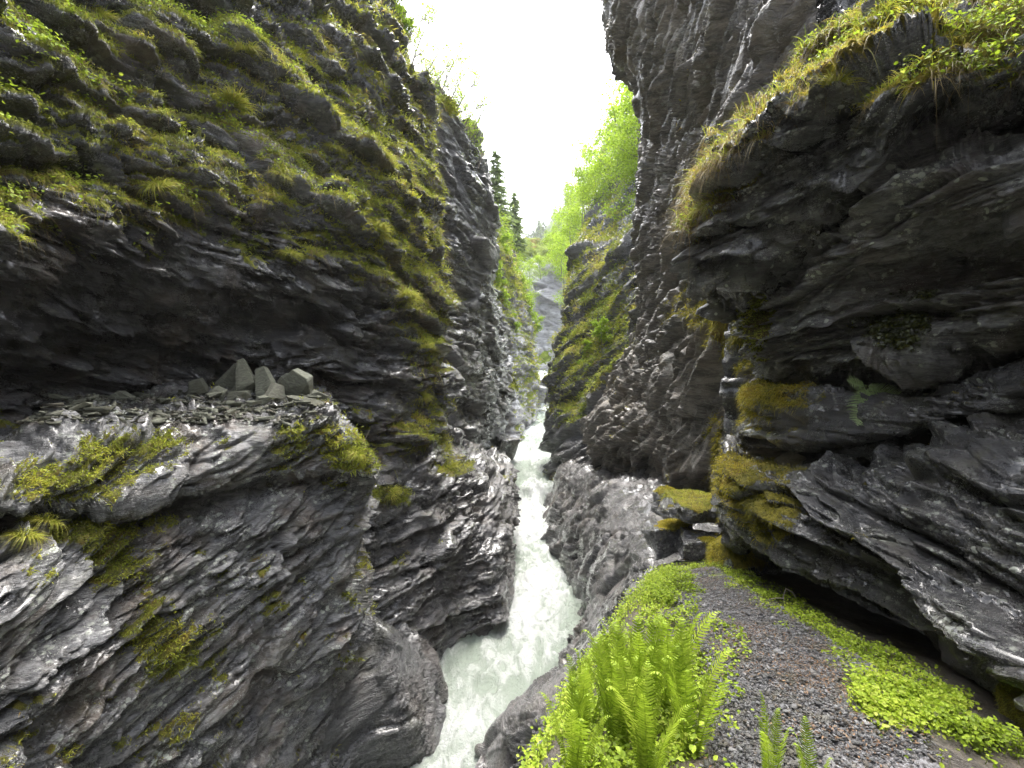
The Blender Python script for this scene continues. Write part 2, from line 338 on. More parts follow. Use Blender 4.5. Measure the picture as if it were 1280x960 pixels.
rock('mid', 'rock_ground', [
 [(420,1100,9.3),(480,1060,9.9),(545,935,11.6),(570,905,12.4),(600,880,13),(625,870,13.5),(634,830,15),(640,750,20)],
 [(420,1000,9.8),(480,960,10.5),(545,842,12.8),(570,825,13.6),(600,812,14.1),(622,806,14.5),(633,770,16),(640,690,21)],
 [(430,850,10.8),(490,800,11.7),(540,760,12.9),(570,740,14.2),(600,740,14.8),(625,745,15),(635,720,17),(642,660,22)],
 [(440,740,11.5),(490,700,12.3),(542,690,13.5),(570,690,14.5),(598,680,15.5),(620,690,15.8),(637,680,18),(642,640,23)],
 [(450,650,12),(490,640,12.6),(540,630,14),(570,620,15.5),(597,610,17.5),(618,610,18.5),(634,610,20),(642,600,24)],
 [(455,590,12.5),(490,575,13.3),(535,570,15),(565,560,17),(592,575,19.5),(612,580,21),(628,585,22.5),(640,575,25)],
 [(455,560,14),(490,545,15),(530,540,17),(560,535,19),(585,550,21),(600,560,23),(618,565,25),(630,565,28)],
], M_wet, 'stepped dark outcrop along the left bank with a smooth water-worn hollow', L=1.3, amp=.55, dip=(-5,0), flat=(3,2.6), big=.3, blobs=[(485,620,40,18,.55),(565,585,25,18,.5)], moss=-.1, shelf=.4, shelfT=.8, seed=5)
rock('bank', 'rock_ground', [
 [(380,1200,8.4),(450,1200,8.8),(520,1150,9.2),(546,1080,9.8),(546,1000,11.5)],
 [(380,1000,8.7),(450,1000,9.3),(520,1000,9.6),(546,970,10.0),(547,930,11.5)],
 [(395,900,8.9),(450,880,9.5),(510,880,9.9),(545,890,10.8),(548,850,12.4)],
 [(410,820,9.3),(455,800,10),(500,805,10.6),(540,838,11.7),(546,825,13)],
 [(415,785,10.2),(455,775,11),(500,785,11.8),(540,815,12.6),(546,800,13.8)],
], M_third, 'polished dark rock rising from the pool on the left bank', L=.9, amp=.5, dip=(-35,10), flat=(3,2.6), big=.5, moss=-.6, seed=6, round_=.6)
# ------------------------------------------------------------------ right side
rock('rwall', 'cliff_wall', [
 [(1000,900,9),(930,850,10),(880,800,12),(840,760,15),(800,700,18),(760,660,21),(735,640,26)],
 [(1000,700,9),(930,650,10),(880,620,12),(840,600,15),(800,592,18),(760,587,21),(735,585,26)],
 [(1000,640,8),(930,590,9.2),(885,590,11),(840,575,14),(795,560,17.5),(745,550,21),(725,545,26)],
 [(1000,500,8),(940,500,9.2),(895,490,11),(850,490,14),(810,490,18),(770,490,22),(755,490,28)],
 [(1000,400,8.2),(940,400,9.5),(895,390,11.5),(855,400,14.5),(825,400,18.5),(798,400,22.5),(800,400,30)],
 [(1000,280,8.5),(940,280,10),(895,280,12),(860,280,15),(830,280,18.5),(799,285,22.5),(805,285,30)],
 [(1000,150,9),(940,150,10.5),(900,150,12.5),(865,150,15.5),(838,150,18.5),(811,150,22),(820,150,30)],
 [(1020,30,9.5),(950,30,11),(900,40,13),(860,45,15.5),(815,50,18),(769,50,20.5),(795,60,28)],
 [(1050,-100,10),(960,-100,11.5),(900,-90,13.5),(850,-80,16),(800,-70,18),(765,-50,20.5),(785,-50,28)],
 [(1100,-300,11),(980,-300,12.5),(900,-280,14.5),(850,-250,17),(790,-220,19),(755,-200,21),(780,-200,30)],
 [(1300,-350,15),(1150,-350,17),(1050,-330,19),(950,-290,21),(880,-250,24),(830,-220,26),(850,-220,34)],
], M_farr, 'tall grey folded cliff on the right leaning over the river', L=1.6, amp=.6, dip=(35,-20), flat=(3,2.6), big=.5,
 blobs=[(890,385,40,30,1.2),(925,435,35,35,1.0),(900,560,30,50,.5),(860,120,14,60,.3)], moss=-.06, mossup=1.0, patchy=1.3, shelf=.55, shelfT=1.1, seed=7)
rock('rmoss', 'cliff_wall', [
 [(705,660,34),(692,660,30),(730,660,26),(780,660,23),(820,660,21)],
 [(700,570,35),(688,560,31),(730,570,27),(780,575,25),(820,575,23)],
 [(700,520,37),(684,510,33),(730,520,29),(780,520,26),(830,520,23)],
 [(708,450,40),(697,450,34),(735,450,31),(780,450,28),(830,450,24)],
 [(725,390,42),(709,390,36),(745,390,33),(785,390,29),(830,390,25)],
 [(735,310,44),(722,320,38),(755,320,35),(790,320,31),(830,320,27)],
 [(745,270,48),(735,290,42),(765,280,39),(795,270,35),(830,270,30)],
 [(752,215,64),(745,240,54),(775,200,48),(800,170,44),(840,150,40)],
 [(760,150,90),(760,170,75),(790,120,66),(820,90,60),(860,60,55)],
], M_far, 'mossy rock buttress at the river bend below the bright green trees', L=2.0, amp=.5, dip=(28,-25), flat=(3,2.6), blobs=[(745,420,60,110,.3),(720,560,80,25,-.8)], moss=.06, mossup=1.5, patchy=1.3, shelf=1.0, shelfT=1.8, seed=8)
rock('rbank', 'rock_ground', [
 [(676,620,34),(687,587,34),(700,567,33),(720,560,30),(760,565,27),(840,570,23)],
 [(670,670,25),(684,640,26),(705,600,25.5),(740,580,24),(790,580,21),(900,580,15)],
 [(670,710,21.5),(682,662,23.5),(705,640,21.5),(740,600,20),(790,600,17.5),(930,610,12)],
 [(690,760,17),(702,715,19),(720,680,17.5),(750,640,16),(800,620,14.5),(940,650,10)],
 [(712,810,13.8),(726,775,15.1),(735,740,14.2),(760,700,13),(800,660,11.5),(930,690,9)],
 [(680,885,11.4),(700,830,12.8),(730,790,12),(760,750,11),(800,700,9.6),(900,715,8)],
 [(640,940,10),(688,867,11.7),(720,830,10.5),(750,790,9),(790,750,7.8),(830,760,6.5)],
 [(580,1000,9),(604,930,10),(640,895,9.2),(700,860,7.6),(760,820,6.2),(800,800,5.3)],
 [(590,1150,7.2),(620,1020,8),(660,960,7),(700,920,5.8),(760,900,4.5),(800,880,4)],
 [(600,1500,5),(640,1250,5),(680,1100,4.8),(720,1050,4),(760,1000,3.4),(800,1000,3)],
], M_bank, 'wet grey rock bank sloping into the river below the path', L=1.1, amp=.5, dip=(40,-35), flat=(3,2.6), big=.35, moss=-.45, seed=9)
rock('terrace', 'ground', [
 [W(-2,-6,-5),W(-.6,-6,-1.8),W(.5,-6,-1.6),W(1.5,-6,-1.6),W(2.3,-6,-1.6),W(4.5,-6,-1.5)],
 [W(-1.4,0,-4.5),W(-.5,0,-2.0),W(.45,0,-1.65),W(1.35,0,-1.62),W(2.2,0,-1.6),W(4.5,0,-1.5)],
 [(560,1300,1.9),(680,1010,2.1),(880,1000,2.0),(1150,965,2.0),(1245,960,2.1),(1420,930,2.4)],
 [(640,1010,2.9),(715,910,2.9),(885,880,2.8),(1030,870,2.6),(1140,880,2.6),(1290,870,3.0)],
 [(700,900,4.0),(755,838,3.9),(865,805,3.7),(935,792,3.7),(1030,800,3.6),(1170,800,4.0)],
 [(750,830,5.3),(795,755,5.2),(843,747,5),(872,744,5),(940,745,4.9),(1050,745,5.3)],
 [(785,780,6.6),(812,728,6.5),(850,719,6.3),(880,716,6.2),(915,716,6.2),(990,716,6.8)],
 [(805,730,8),(828,706,8),(860,701,8),(880,700,8),(900,700,8),(960,700,8.3)],
], M_soil, 'narrow earth terrace carrying the path along the gorge', L=.5, amp=.18, flat=(3,2.6), moss=-.4, seed=10, step=2.0)
rock('brow', 'cliff_wall', [
 [(905,232,10.5),(892,236,10),(968,148,9.5),(1055,70,9),(1190,-30,8),(1450,-200,6),W(8,0,3.7),W(8,-6,3.7)],
 [(900,232,9.5),(882,238,7.8),(962,148,6.7),(1047,72,5.7),(1168,-15,4.8),(1380,-130,4),W(6,0,3.4),W(6,-6,3.4)],
 [(885,270,8),(862,275,6.8),(912,200,6),(985,133,5.2),(1095,55,4.3),(1280,-15,3.5),W(4.2,0,2.7),W(4.4,-6,2.7)],
 [(880,300,7.2),(858,310,6.2),(892,240,5.5),(965,165,4.7),(1095,125,3.7),(1280,80,2.9),W(3.2,0,1.7),W(3.3,-6,1.7)],
 [(885,340,7),(866,345,6.2),(905,320,5.5),(970,262,4.8),(1100,188,3.9),(1280,132,3.05),W(3.3,0,1.4),W(3.4,-6,1.4)],
 [(900,385,7),(888,365,6.4),(925,360,5.9),(985,322,5.2),(1110,255,4.35),(1280,178,3.5),W(3.7,0,1.2),W(3.8,-6,1.2)],
 [(950,400,8),(930,390,7.6),(960,385,7.2),(1020,352,6.8),(1130,285,6.0),(1300,215,5.2),W(5.2,0,1.1),W(5.2,-6,1.1)],
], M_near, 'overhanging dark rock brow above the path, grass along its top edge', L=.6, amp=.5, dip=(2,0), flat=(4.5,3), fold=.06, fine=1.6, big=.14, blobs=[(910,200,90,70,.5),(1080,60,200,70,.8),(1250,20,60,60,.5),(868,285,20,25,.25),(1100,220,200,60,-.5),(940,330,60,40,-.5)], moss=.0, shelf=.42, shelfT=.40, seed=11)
rock('layer', 'cliff_wall', [
 [(960,335,8.5),(960,345,7.8),(1040,318,6.8),(1150,248,5.9),(1300,200,5.0),W(5.0,0,1.0),W(5.0,-6,1.0)],
 [(946,365,7.8),(950,368,6.7),(1030,318,4.9),(1132,232,3.8),(1280,192,3.0),W(3.4,0,1.0),W(3.5,-6,1.0)],
 [(942,385,7.7),(944,390,6.5),(1028,345,4.8),(1135,275,3.75),(1280,245,2.95),W(3.25,0,.8),W(3.35,-6,.8)],
 [(940,430,7.6),(945,430,6.5),(1035,405,5.1),(1145,345,4.2),(1285,320,3.35),W(3.5,0,.55),W(3.6,-6,.55)],
 [(950,470,7.6),(960,462,6.6),(1042,455,5.15),(1145,425,4.2),(1282,395,3.45),W(3.55,0,.2),W(3.6,-6,.2)],
 [(985,490,8),(990,490,7.2),(1050,488,6.3),(1150,468,5.5),(1290,430,4.8),W(4.8,0,.1),W(4.8,-6,.1)],
], M_layer, 'dark rock layer under the brow with spots of pale lichen', L=.6, amp=.5, big=.2, dip=(2,0), flat=(4.5,3), fold=.06, fine=1.6, blobs=[(945,400,25,70,.9),(1130,420,60,60,.5),(1030,420,50,40,.2),(1180,260,40,30,.1)], moss=-.15, shelf=.40, shelfT=.36, seed=12)
rock('shelf', 'cliff_wall', [
 [(970,470,8),(960,475,6.9),(1040,490,5.6),(1150,480,4.8),(1290,440,4.0),W(4.2,0,.1),W(4.2,-6,.1)],
 [(930,490,7.6),(930,495,6.3),(1000,485,5.3),(1140,495,4.3),(1280,460,3.5),W(3.5,0,0),W(3.5,-6,0)],
 [(925,545,7.5),(932,540,6.2),(1000,550,5.2),(1140,535,4.2),(1280,505,3.4),W(3.4,0,-.3),W(3.4,-6,-.3)],
 [(950,555,8),(960,555,7),(1020,560,6.2),(1150,550,5.3),(1290,520,4.5),W(4.5,0,-.3),W(4.5,-6,-.3)],
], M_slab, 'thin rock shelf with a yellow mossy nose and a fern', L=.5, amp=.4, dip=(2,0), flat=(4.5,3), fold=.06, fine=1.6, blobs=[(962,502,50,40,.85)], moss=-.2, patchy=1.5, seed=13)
rock('slab', 'cliff_wall', [
 [(925,560,8),(920,565,7),(960,580,6.3),(1010,590,5.8),(1140,575,4.9),(1290,530,4.1),W(4.3,0,-.4),W(4.3,-6,-.4)],
 [(908,580,7.4),(902,585,6.0),(945,595,5.3),(1000,600,4.8),(1130,590,3.9),(1280,550,3.2),W(3.3,0,-.5),W(3.3,-6,-.5)],
 [(908,630,7.2),(905,630,5.8),(955,650,5.0),(1010,660,4.4),(1130,690,3.5),(1280,700,2.8),W(2.9,0,-.9),W(2.9,-6,-.9)],
 [(932,670,7),(925,662,5.8),(965,682,5),(1010,706,4.4),(1130,768,3.4),(1280,852,2.6),W(2.75,0,-1.1),W(2.75,-6,-1.1)],
 [(960,660,8.4),(955,655,7.6),(1000,670,6.8),(1050,690,6.4),(1170,720,5.6),(1320,760,5.0),W(5.0,0,-1.1),W(5.0,-6,-1.1)],
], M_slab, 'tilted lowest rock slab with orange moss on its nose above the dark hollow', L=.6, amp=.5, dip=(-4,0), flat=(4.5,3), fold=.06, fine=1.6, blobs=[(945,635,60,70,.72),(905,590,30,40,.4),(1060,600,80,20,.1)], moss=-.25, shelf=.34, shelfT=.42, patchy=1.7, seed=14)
rock('back', 'cliff_wall', [
 [(900,900,9.5),(1010,900,8.5),(1140,900,7),(1300,900,6),W(5.2,0,-3),W(5.2,-6,-3)],
 [(905,600,9.6),(1015,600,8.6),(1140,600,7),(1300,600,6),W(5.2,0,-1),W(5.2,-6,-1)],
 [(905,400,9.8),(1015,400,8.7),(1140,400,7.2),(1300,400,6),W(5.3,0,1),W(5.3,-6,1)],
 [(1010,0,11),(1060,0,10),(1200,0,8.5),(1400,0,7.5),W(7,0,5),W(7,-6,5)],
 [(1050,-400,12),(1150,-400,11),(1300,-400,10),(1500,-400,9),W(9,0,10),W(9,-6,10)],
 [(1150,-600,16),(1250,-600,15),(1400,-600,14),(1600,-600,13),W(14,0,15),W(14,-6,15)],
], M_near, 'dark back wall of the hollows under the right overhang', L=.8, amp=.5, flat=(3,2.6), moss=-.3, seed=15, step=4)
rock('end', 'cliff_wall', [
 [(610,560,90),(650,520,86),(690,505,82),(730,500,80),(770,500,78)],
 [(610,470,92),(650,470,88),(690,468,85),(730,465,82),(770,460,80)],
 [(610,420,96),(650,425,93),(690,420,92),(730,410,90),(770,400,90)],
 [(610,330,100),(650,325,98),(690,325,96),(730,310,94),(770,290,92)],
 [(600,280,130),(650,300,130),(690,295,125),(730,260,120),(780,230,115)],
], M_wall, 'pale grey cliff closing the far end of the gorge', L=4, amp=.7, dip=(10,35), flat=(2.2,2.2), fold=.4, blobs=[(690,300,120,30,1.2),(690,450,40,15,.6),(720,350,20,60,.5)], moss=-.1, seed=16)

rock('rear_blocker', 'cliff_wall', [  # unseen closing wall, added behind the camera to darken the right-hand hollows
 [W(-12,-4,-9),W(-9,-10,-9),W(-3,-14,-9),W(3,-14,-9),W(8,-9,-9),W(9,-3,-9)],
 [W(-12,-4,0),W(-9,-10,0),W(-3,-14,0),W(3,-14,0),W(8,-9,0),W(9,-3,0)],
 [W(-14,-4,9),W(-10,-11,9),W(-3,-15,9),W(3,-15,9),W(9,-10,9),W(10,-3,9)],
 [W(-18,-4,16),W(-13,-13,16),W(-3,-18,16),W(3,-18,16),W(12,-13,16),W(14,-3,16)]], M_left, 'unseen rock wall added behind the viewpoint to darken the right hollows', L=2, amp=.5, moss=-.1, seed=17, step=5)

# ------------------------------------------------------------------ river
def river():
    zY = [(-8,-8.1),(8,-8.05),(22,-8.0),(25.5,-7.95),(27.6,-7.8),(28.3,-6.95),(36,-6.6),(45,-6.05),(60,-4.9),(63,-4.2),(68,-2.2),(72,-1.6),(95,-.6)]
    xY = [(-8,-2.5),(8,-1.2),(11,-.55),(13,.1),(16,1.0),(20,1.0),(25,.9),(30,1.05),(43,2.2),(60,3.6),(72,4.8),(95,6)]
    Y = np.concatenate([np.arange(-8,8,.4), 8*np.exp(np.linspace(0, math.log(95/8), 900))]); X = np.linspace(-5, 5, 240)
    zc = np.interp(Y, *zip(*zY)); xc = np.interp(Y, *zip(*xY))
    k = np.ones(7)/7; zc = np.convolve(np.pad(zc, 3, 'edge'), k, 'valid'); xc = np.convolve(np.pad(xc, 3, 'edge'), k, 'valid')
    gx = xc[:, None]+X[None]; gy = np.repeat(Y[:, None], len(X), 1)
    q = np.stack([gx.ravel(), gy.ravel(), np.zeros(gx.size)], 1)
    turb = np.interp(Y, [8,13,16,22,24,30,34,60,64,75], [.35,.6,1.1,1.3,1.5,1.6,.8,.8,2.2,2])
    wv = fbm(q*np.array([.9,.5,1])+3, 5, 90, .6)+.5*(1-np.abs(fbm(q*np.array([2.2,1.1,1]), 4, 95)))-.4
    z = zc[:, None]+(wv*.46).reshape(gx.shape)*turb[:, None]
    v = np.stack([gx, gy, z], -1).reshape(-1, 3)
    foam = np.clip(.48+.75*fbm(q*np.array([.8,.28,1]), 4, 97, .6)+.6*wv, 0, 1).reshape(gx.shape)*np.interp(Y, [9,13,17,24,30,90], [.9,1.0,1.15,1.3,1.2,1.25])[:, None]
    m, nt, b = mat('white_water'); k = N(nt); co = k.n('ShaderNodeTexCoord').outputs['Object']
    st = k.map(co, (1, .4, 1)); n1 = k.noise(st, 2.6, 8, .68, 1.2); n2 = k.noise(co, 14, 5, .7)
    f = k.math('ADD', k.attr('foam'), k.math('MULTIPLY', k.math('SUBTRACT', n1, .5), 1.5))
    c = k.mix(k.ramp(f, .25, .95), (.44, .50, .42), (.79, .81, .78))
    k.put(b.inputs['Base Color'], c); k.put(b.inputs['Roughness'], k.ramp(f, .3, .9, .12, .6)); b.inputs['IOR'].default_value = 1.33
    k.put(b.inputs['Normal'], k.bump(k.math('ADD', n1, k.math('MULTIPLY', n2, .5)), 1.0, .28))
    link('river_water', make_mesh('river_water', v, grid_faces(*gx.shape), m, True, {'foam': foam.ravel()}), kind='structure', label='pale green white-water river rushing through the gorge')
river()

# ------------------------------------------------------------------ sky and sun
wd = bpy.data.worlds.new('World'); S.world = wd; wd.use_nodes = True
nt = wd.node_tree; nt.nodes.clear(); k = N(nt)
sky = k.n('ShaderNodeTexSky'); sky.sky_type = 'NISHITA'; sky.sun_disc = False
EL, AZ = R(66), R(10)          # sun high, up the gorge and to the right, behind cloud
sky.sun_elevation = EL; sky.sun_rotation = AZ; sky.dust_density = 4; sky.air_density = 1
hs = k.n('ShaderNodeHueSaturation'); hs.inputs['Saturation'].default_value = .32; nt.links.new(sky.outputs[0], hs.inputs['Color'])
bg = k.n('ShaderNodeBackground'); nt.links.new(hs.outputs[0], bg.inputs[0]); bg.inputs[1].default_value = .145
ow = k.n('ShaderNodeOutputWorld'); nt.links.new(bg.outputs[0], ow.inputs[0])
sl = bpy.data.lights.new('sun', 'SUN'); so = bpy.data.objects.new('sun', sl); COL.objects.link(so)
sl.energy = 1.5; sl.angle = R(40); sl.color = (1, .96, .9)
so.rotation_euler = (-(R(90)-EL), 0, -AZ)
S.view_settings.view_transform = 'Standard'; S.view_settings.look = 'None'; S.view_settings.exposure = 2.65; S.view_settings.gamma = 1

# ------------------------------------------------------------------ damp air
def haze():
    x0, x1, y0, y1, z0, z1 = -250, 300, -60, 620, -45, 340
    v = np.array([[x, y, z] for z in (z0, z1) for y in (y0, y1) for x in (x0, x1)], float)
    f = np.array([[0,2,3,1],[4,5,7,6],[0,1,5,4],[2,6,7,3],[0,4,6,2],[1,3,7,5]])
    m = bpy.data.materials.new('damp_air'); m.use_nodes = True; nt = m.node_tree; nt.nodes.clear()
    o = nt.nodes.new('ShaderNodeOutputMaterial'); pv = nt.nodes.new('ShaderNodeVolumePrincipled')
    pv.inputs['Color'].default_value = (.92, .95, .96, 1); pv.inputs['Density'].default_value = .00035; pv.inputs['Anisotropy'].default_value = .2
    nt.links.new(pv.outputs[0], o.inputs['Volume'])
    link('haze', make_mesh('haze', v, f, m, False), kind='stuff', label='thin damp haze filling the gorge')
haze()

# ------------------------------------------------------------------ plants: builders
def leaf_mat(name, cols, trans=.45, rough=.55, spec=.25):
    """cols: dark, mid, bright, straw - chosen per leaf by its tint"""
    m = bpy.data.materials.new(name); m.use_nodes = True; nt = m.node_tree; nt.nodes.clear(); k = N(nt)
    out = k.n('ShaderNodeOutputMaterial'); t = k.attr('tint')
    r = k.n('ShaderNodeValToRGB'); nt.links.new(t, r.inputs[0]); e = r.color_ramp.elements
    while len(e) < len(cols): e.new(.5)
    for i, c in enumerate(cols): e[i].position = i/(len(cols)-1); e[i].color = (*c, 1)
    b = k.n('ShaderNodeBsdfPrincipled'); nt.links.new(r.outputs[0], b.inputs['Base Color']); b.inputs['Roughness'].default_value = rough; b.inputs['Specular IOR Level'].default_value = spec
    tr = k.n('ShaderNodeBsdfTranslucent'); nt.links.new(r.outputs[0], tr.inputs[0])
    mx = k.n('ShaderNodeMixShader'); mx.inputs[0].default_value = trans
    nt.links.new(b.outputs[0], mx.inputs[1]); nt.links.new(tr.outputs[0], mx.inputs[2]); nt.links.new(mx.outputs[0], out.inputs[0])
    return m
def bark_mat(name, a, b_):
    m, nt, b = mat(name); k = N(nt); co = k.n('ShaderNodeTexCoord').outputs['Object']
    k.put(b.inputs['Base Color'], k.mix(k.noise(k.map(co, (1, 1, .25)), 14, 4), a, b_)); b.inputs['Roughness'].default_value = .85
    return m
M_moss = leaf_mat('moss_blades', [(.08,.09,.014), (.24,.28,.03), (.42,.46,.05), (.48,.44,.07), (.28,.19,.05)], .5)
M_mossor = leaf_mat('amber_moss', [(.10,.10,.014), (.30,.27,.025), (.46,.40,.04), (.42,.31,.035), (.20,.12,.03)], .45)
M_grass = leaf_mat('grass_blades', [(.10,.15,.015), (.24,.29,.03), (.38,.40,.055), (.44,.38,.09), (.42,.31,.13)], .45)
M_straw = leaf_mat('dry_grass', [(.10,.07,.03), (.22,.16,.06), (.34,.26,.10), (.26,.27,.06)], .4)
M_leaf = leaf_mat('fresh_leaves', [(.09,.10,.02), (.18,.26,.02), (.30,.41,.03), (.38,.46,.05), (.46,.50,.10)], .5)
M_tree = leaf_mat('birch_leaves', [(.16,.25,.02), (.25,.37,.03), (.35,.48,.045), (.42,.54,.07)], .55)
M_spruce = leaf_mat('spruce_needles', [(.11,.15,.06), (.18,.24,.08), (.27,.35,.11)], .5)
M_frond = leaf_mat('fern_frond', [(.11,.18,.012), (.21,.31,.02), (.32,.43,.04), (.42,.50,.07)], .5)
M_bark = bark_mat('grey_bark', (.09,.08,.07), (.2,.19,.17))
M_twig = bark_mat('dead_twig', (.16,.13,.10), (.34,.30,.25))

def blades(base, out, ln, wd, droop, seg=3, tint=None):
    n = len(base); out = out/np.linalg.norm(out, axis=1, keepdims=True)
    t = np.linspace(0, 1, seg+1)[None, :, None]
    c = base[:, None]+out[:, None]*(ln[:, None, None]*t)-np.array([0, 0, 1.])*(droop*ln)[:, None, None]*t*t
    side = np.cross(out, rng.normal(size=(n, 3))); side /= np.maximum(np.linalg.norm(side, axis=1, keepdims=True), 1e-6)
    w = wd[:, None, None]*(1-.92*t**1.6)*.5
    v = np.stack([c-side[:, None]*w, c+side[:, None]*w], 2).reshape(-1, 3)
    i = np.arange(n)[:, None]*(2*(seg+1))+np.arange(seg)[None]*2
    f = np.stack([i, i+1, i+3, i+2], -1).reshape(-1, 4)
    tint = rng.random(n) if tint is None else tint
    return v, f, np.repeat(tint, 2*(seg+1))
def leaves(c, nrm, size, asp=.55, tint=None, fold=.25):
    """pointed oval leaves: six vertices, folded along the midrib"""
    n = len(c); nrm = nrm/np.linalg.norm(nrm, axis=1, keepdims=True)
    a = np.cross(nrm, rng.normal(size=(n, 3))); a /= np.maximum(np.linalg.norm(a, axis=1, keepdims=True), 1e-6); b = np.cross(nrm, a)
    s = size[:, None]
    up = nrm*s*fold*.35
    v = np.stack([c-a*s*.5, c-a*s*.12+b*s*asp*.5+up, c+a*s*.28+b*s*asp*.36+up, c+a*s*.55-up*.6, c+a*s*.28-b*s*asp*.36+up, c-a*s*.12-b*s*asp*.5+up], 1).reshape(-1, 3)
    i = np.arange(n)[:, None]*6
    f = np.concatenate([i+np.array([[0, 3, 2, 1]]), i+np.array([[0, 5, 4, 3]])])
    return v, f, np.repeat(rng.random(n) if tint is None else tint, 6)
def tube(pts, rad, sides=6):
    pts = np.asarray(pts, float); n = len(pts); rad = np.broadcast_to(np.asarray(rad, float), (n,))
    tg = np.gradient(pts, axis=0); tg /= np.maximum(np.linalg.norm(tg, axis=1, keepdims=True), 1e-9)
    ref = np.array([.31, .94, .13]); a = np.cross(tg, ref); a /= np.maximum(np.linalg.norm(a, axis=1, keepdims=True), 1e-9); b = np.cross(tg, a)
    th = np.linspace(0, 2*math.pi, sides, endpoint=False)
    v = (pts[:, None]+rad[:, None, None]*(a[:, None]*np.cos(th)[None, :, None]+b[:, None]*np.sin(th)[None, :, None])).reshape(-1, 3)
    i = np.arange(n-1)[:, None]*sides; j = np.arange(sides)[None]; j2 = (j+1) % sides
    f = np.stack([i+j, i+j2, i+sides+j2, i+sides+j], -1).reshape(-1, 4)
    return v, f, np.full(len(v), .5)
def join(parts):
    V, F, T, o = [], [], [], 0
    for v, f, t in parts:
        V.append(v); F.append(f+o); T.append(t); o += len(v)
    return np.concatenate(V), np.concatenate(F), np.concatenate(T)
def plant_mesh(name, parts, m):
    v, f, t = join(parts); return make_mesh(name, v, f, m, True, {'tint': t})
def near(key, px, py, r=14, up=None):
    """the surface point of a sheet seen at a photo pixel, with its normal"""
    s = SHEETS[key]; d2 = (s['X']-px)**2+(s['Y']-py)**2+(s['D'] < .3)*1e9
    c = np.argsort(d2)[:25]; c = c[d2[c] < max(r*r, d2[c[0]]+1)]
    j = c[np.argmin(s['D'][c])]
    return s['p'][j], s['n'][j]
def pick(key, n, thr=.5, box=None, up=-1.0, lownoise=None, seed=0, facing=True):
    s = SHEETS[key]; ok = (s['moss'] > thr) & (s['D'] > .3) & (s['X'] > -80) & (s['X'] < 1360) & (s['Y'] > -80) & (s['Y'] < 1040) & (s['n'][:, 2] > up)
    if facing: ok &= ((s['n']*-s['p']).sum(1) > -.15*np.linalg.norm(s['p'], axis=1))
    if box is not None: ok &= (s['X'] > box[0]) & (s['X'] < box[2]) & (s['Y'] > box[1]) & (s['Y'] < box[3])
    i = np.nonzero(ok)[0]
    if lownoise and len(i): i = i[vn(s['p'][i]/lownoise[0], seed+5) > lownoise[1]]
    if len(i) == 0: return np.zeros((0, 3)), np.zeros((0, 3)), i
    i = rng.choice(i, n, replace=n > len(i))
    # jitter inside the mesh cell
    return s['p'][i]+rng.normal(size=(n, 3))*.012*s['D'][i][:, None]*.3, s['n'][i], i
U = rng.uniform
Z = np.array([0, 0, 1.0])
def fuzz(key, name, n, length, width, m, label, droop=.7, upw=.35, thr=.5, seg=2, **kw):
    p, nn, i = pick(key, n, thr, **kw)
    if len(p) == 0: return
    t0 = SHEETS[key]['D'][i]/np.median(SHEETS[key]['D'][i])
    t0 = np.clip(t0, .6, 1.6)
    out = nn+rng.normal(size=p.shape)*.45+Z*upw
    ln = U(.4, 1.25, len(p))*length*t0; wd = width*U(.6, 1.3, len(p))*t0
    tint = np.clip(.35+.45*vn(p/(SHEETS[key]['L']*.5), 3)+rng.normal(size=len(p))*.16, 0, 1)
    link(name, plant_mesh(name, [blades(p-nn*.01, out, ln, wd, droop*U(.5, 1.4, len(p)), seg, tint)], m), kind='stuff', label=label)

fuzz('upper', 'moss', 90000, .13, .020, M_moss, 'olive moss and short grass on the shelves of the upper left wall', seg=3)
fuzz('upper', 'hanging_grass', 16000, .34, .014, M_grass, 'tufts of grass hanging from the mossy shelves of the left wall', droop=1.1, upw=.7, thr=.6, seg=4, up=.15, lownoise=(.6, .1))
fuzz('upper', 'dry_grass', 9000, .40, .011, M_straw, 'dry straw-coloured grass trailing down the left wall', droop=1.3, upw=.3, thr=.5, seg=4, lownoise=(.8, .15), seed=9)
fuzz('block', 'moss', 26000, .07, .014, M_moss, 'brown and green moss cushions on the left ledge rock')
fuzz('mid', 'moss', 6000, .08, .02, M_moss, 'moss on the stepped outcrop by the river')
fuzz('second', 'moss', 8000, .3, .05, M_moss, 'moss on the dark buttress')
fuzz('third', 'moss', 9000, .5, .09, M_grass, 'green plants on the farther left buttress')
fuzz('rmoss', 'moss', 30000, .34, .055, M_grass, 'yellow-green moss and grass on the right buttress at the bend')
fuzz('rwall', 'moss', 9000, .12, .02, M_mossor, 'amber moss tatters on the grey right cliff', droop=1.2)
fuzz('brow', 'moss', 26000, .10, .011, M_mossor, 'yellow moss on the brow of the overhang', thr=.45)
fuzz('brow', 'grass', 17000, .24, .009, M_grass, 'long bright grass along the top of the overhang', droop=.7, upw=.8, seg=4, up=.0, thr=.4)
fuzz('brow', 'dry_grass', 9000, .28, .008, M_straw, 'dry brown grass and roots hanging over the lip of the overhang', lownoise=(.25, 0.), droop=1.3, upw=.2, seg=4, thr=.4, up=-.4, seed=4)
fuzz('brow', 'dry_grass', 5000, .42, .008, M_straw, 'long straw-coloured grass and roots hanging from the nose of the overhang', box=(845, 120, 1010, 345), droop=1.2, upw=.25, seg=4, thr=.35)
fuzz('shelf', 'moss', 12000, .07, .010, M_mossor, 'amber moss on the nose of the thin rock shelf', droop=1.2)
fuzz('slab', 'moss', 14000, .06, .010, M_mossor, 'orange-green moss on the nose of the lowest slab', droop=1.1)
fuzz('layer', 'moss', 9000, .05, .010, M_moss, 'dark leafy moss on the right rock layer')

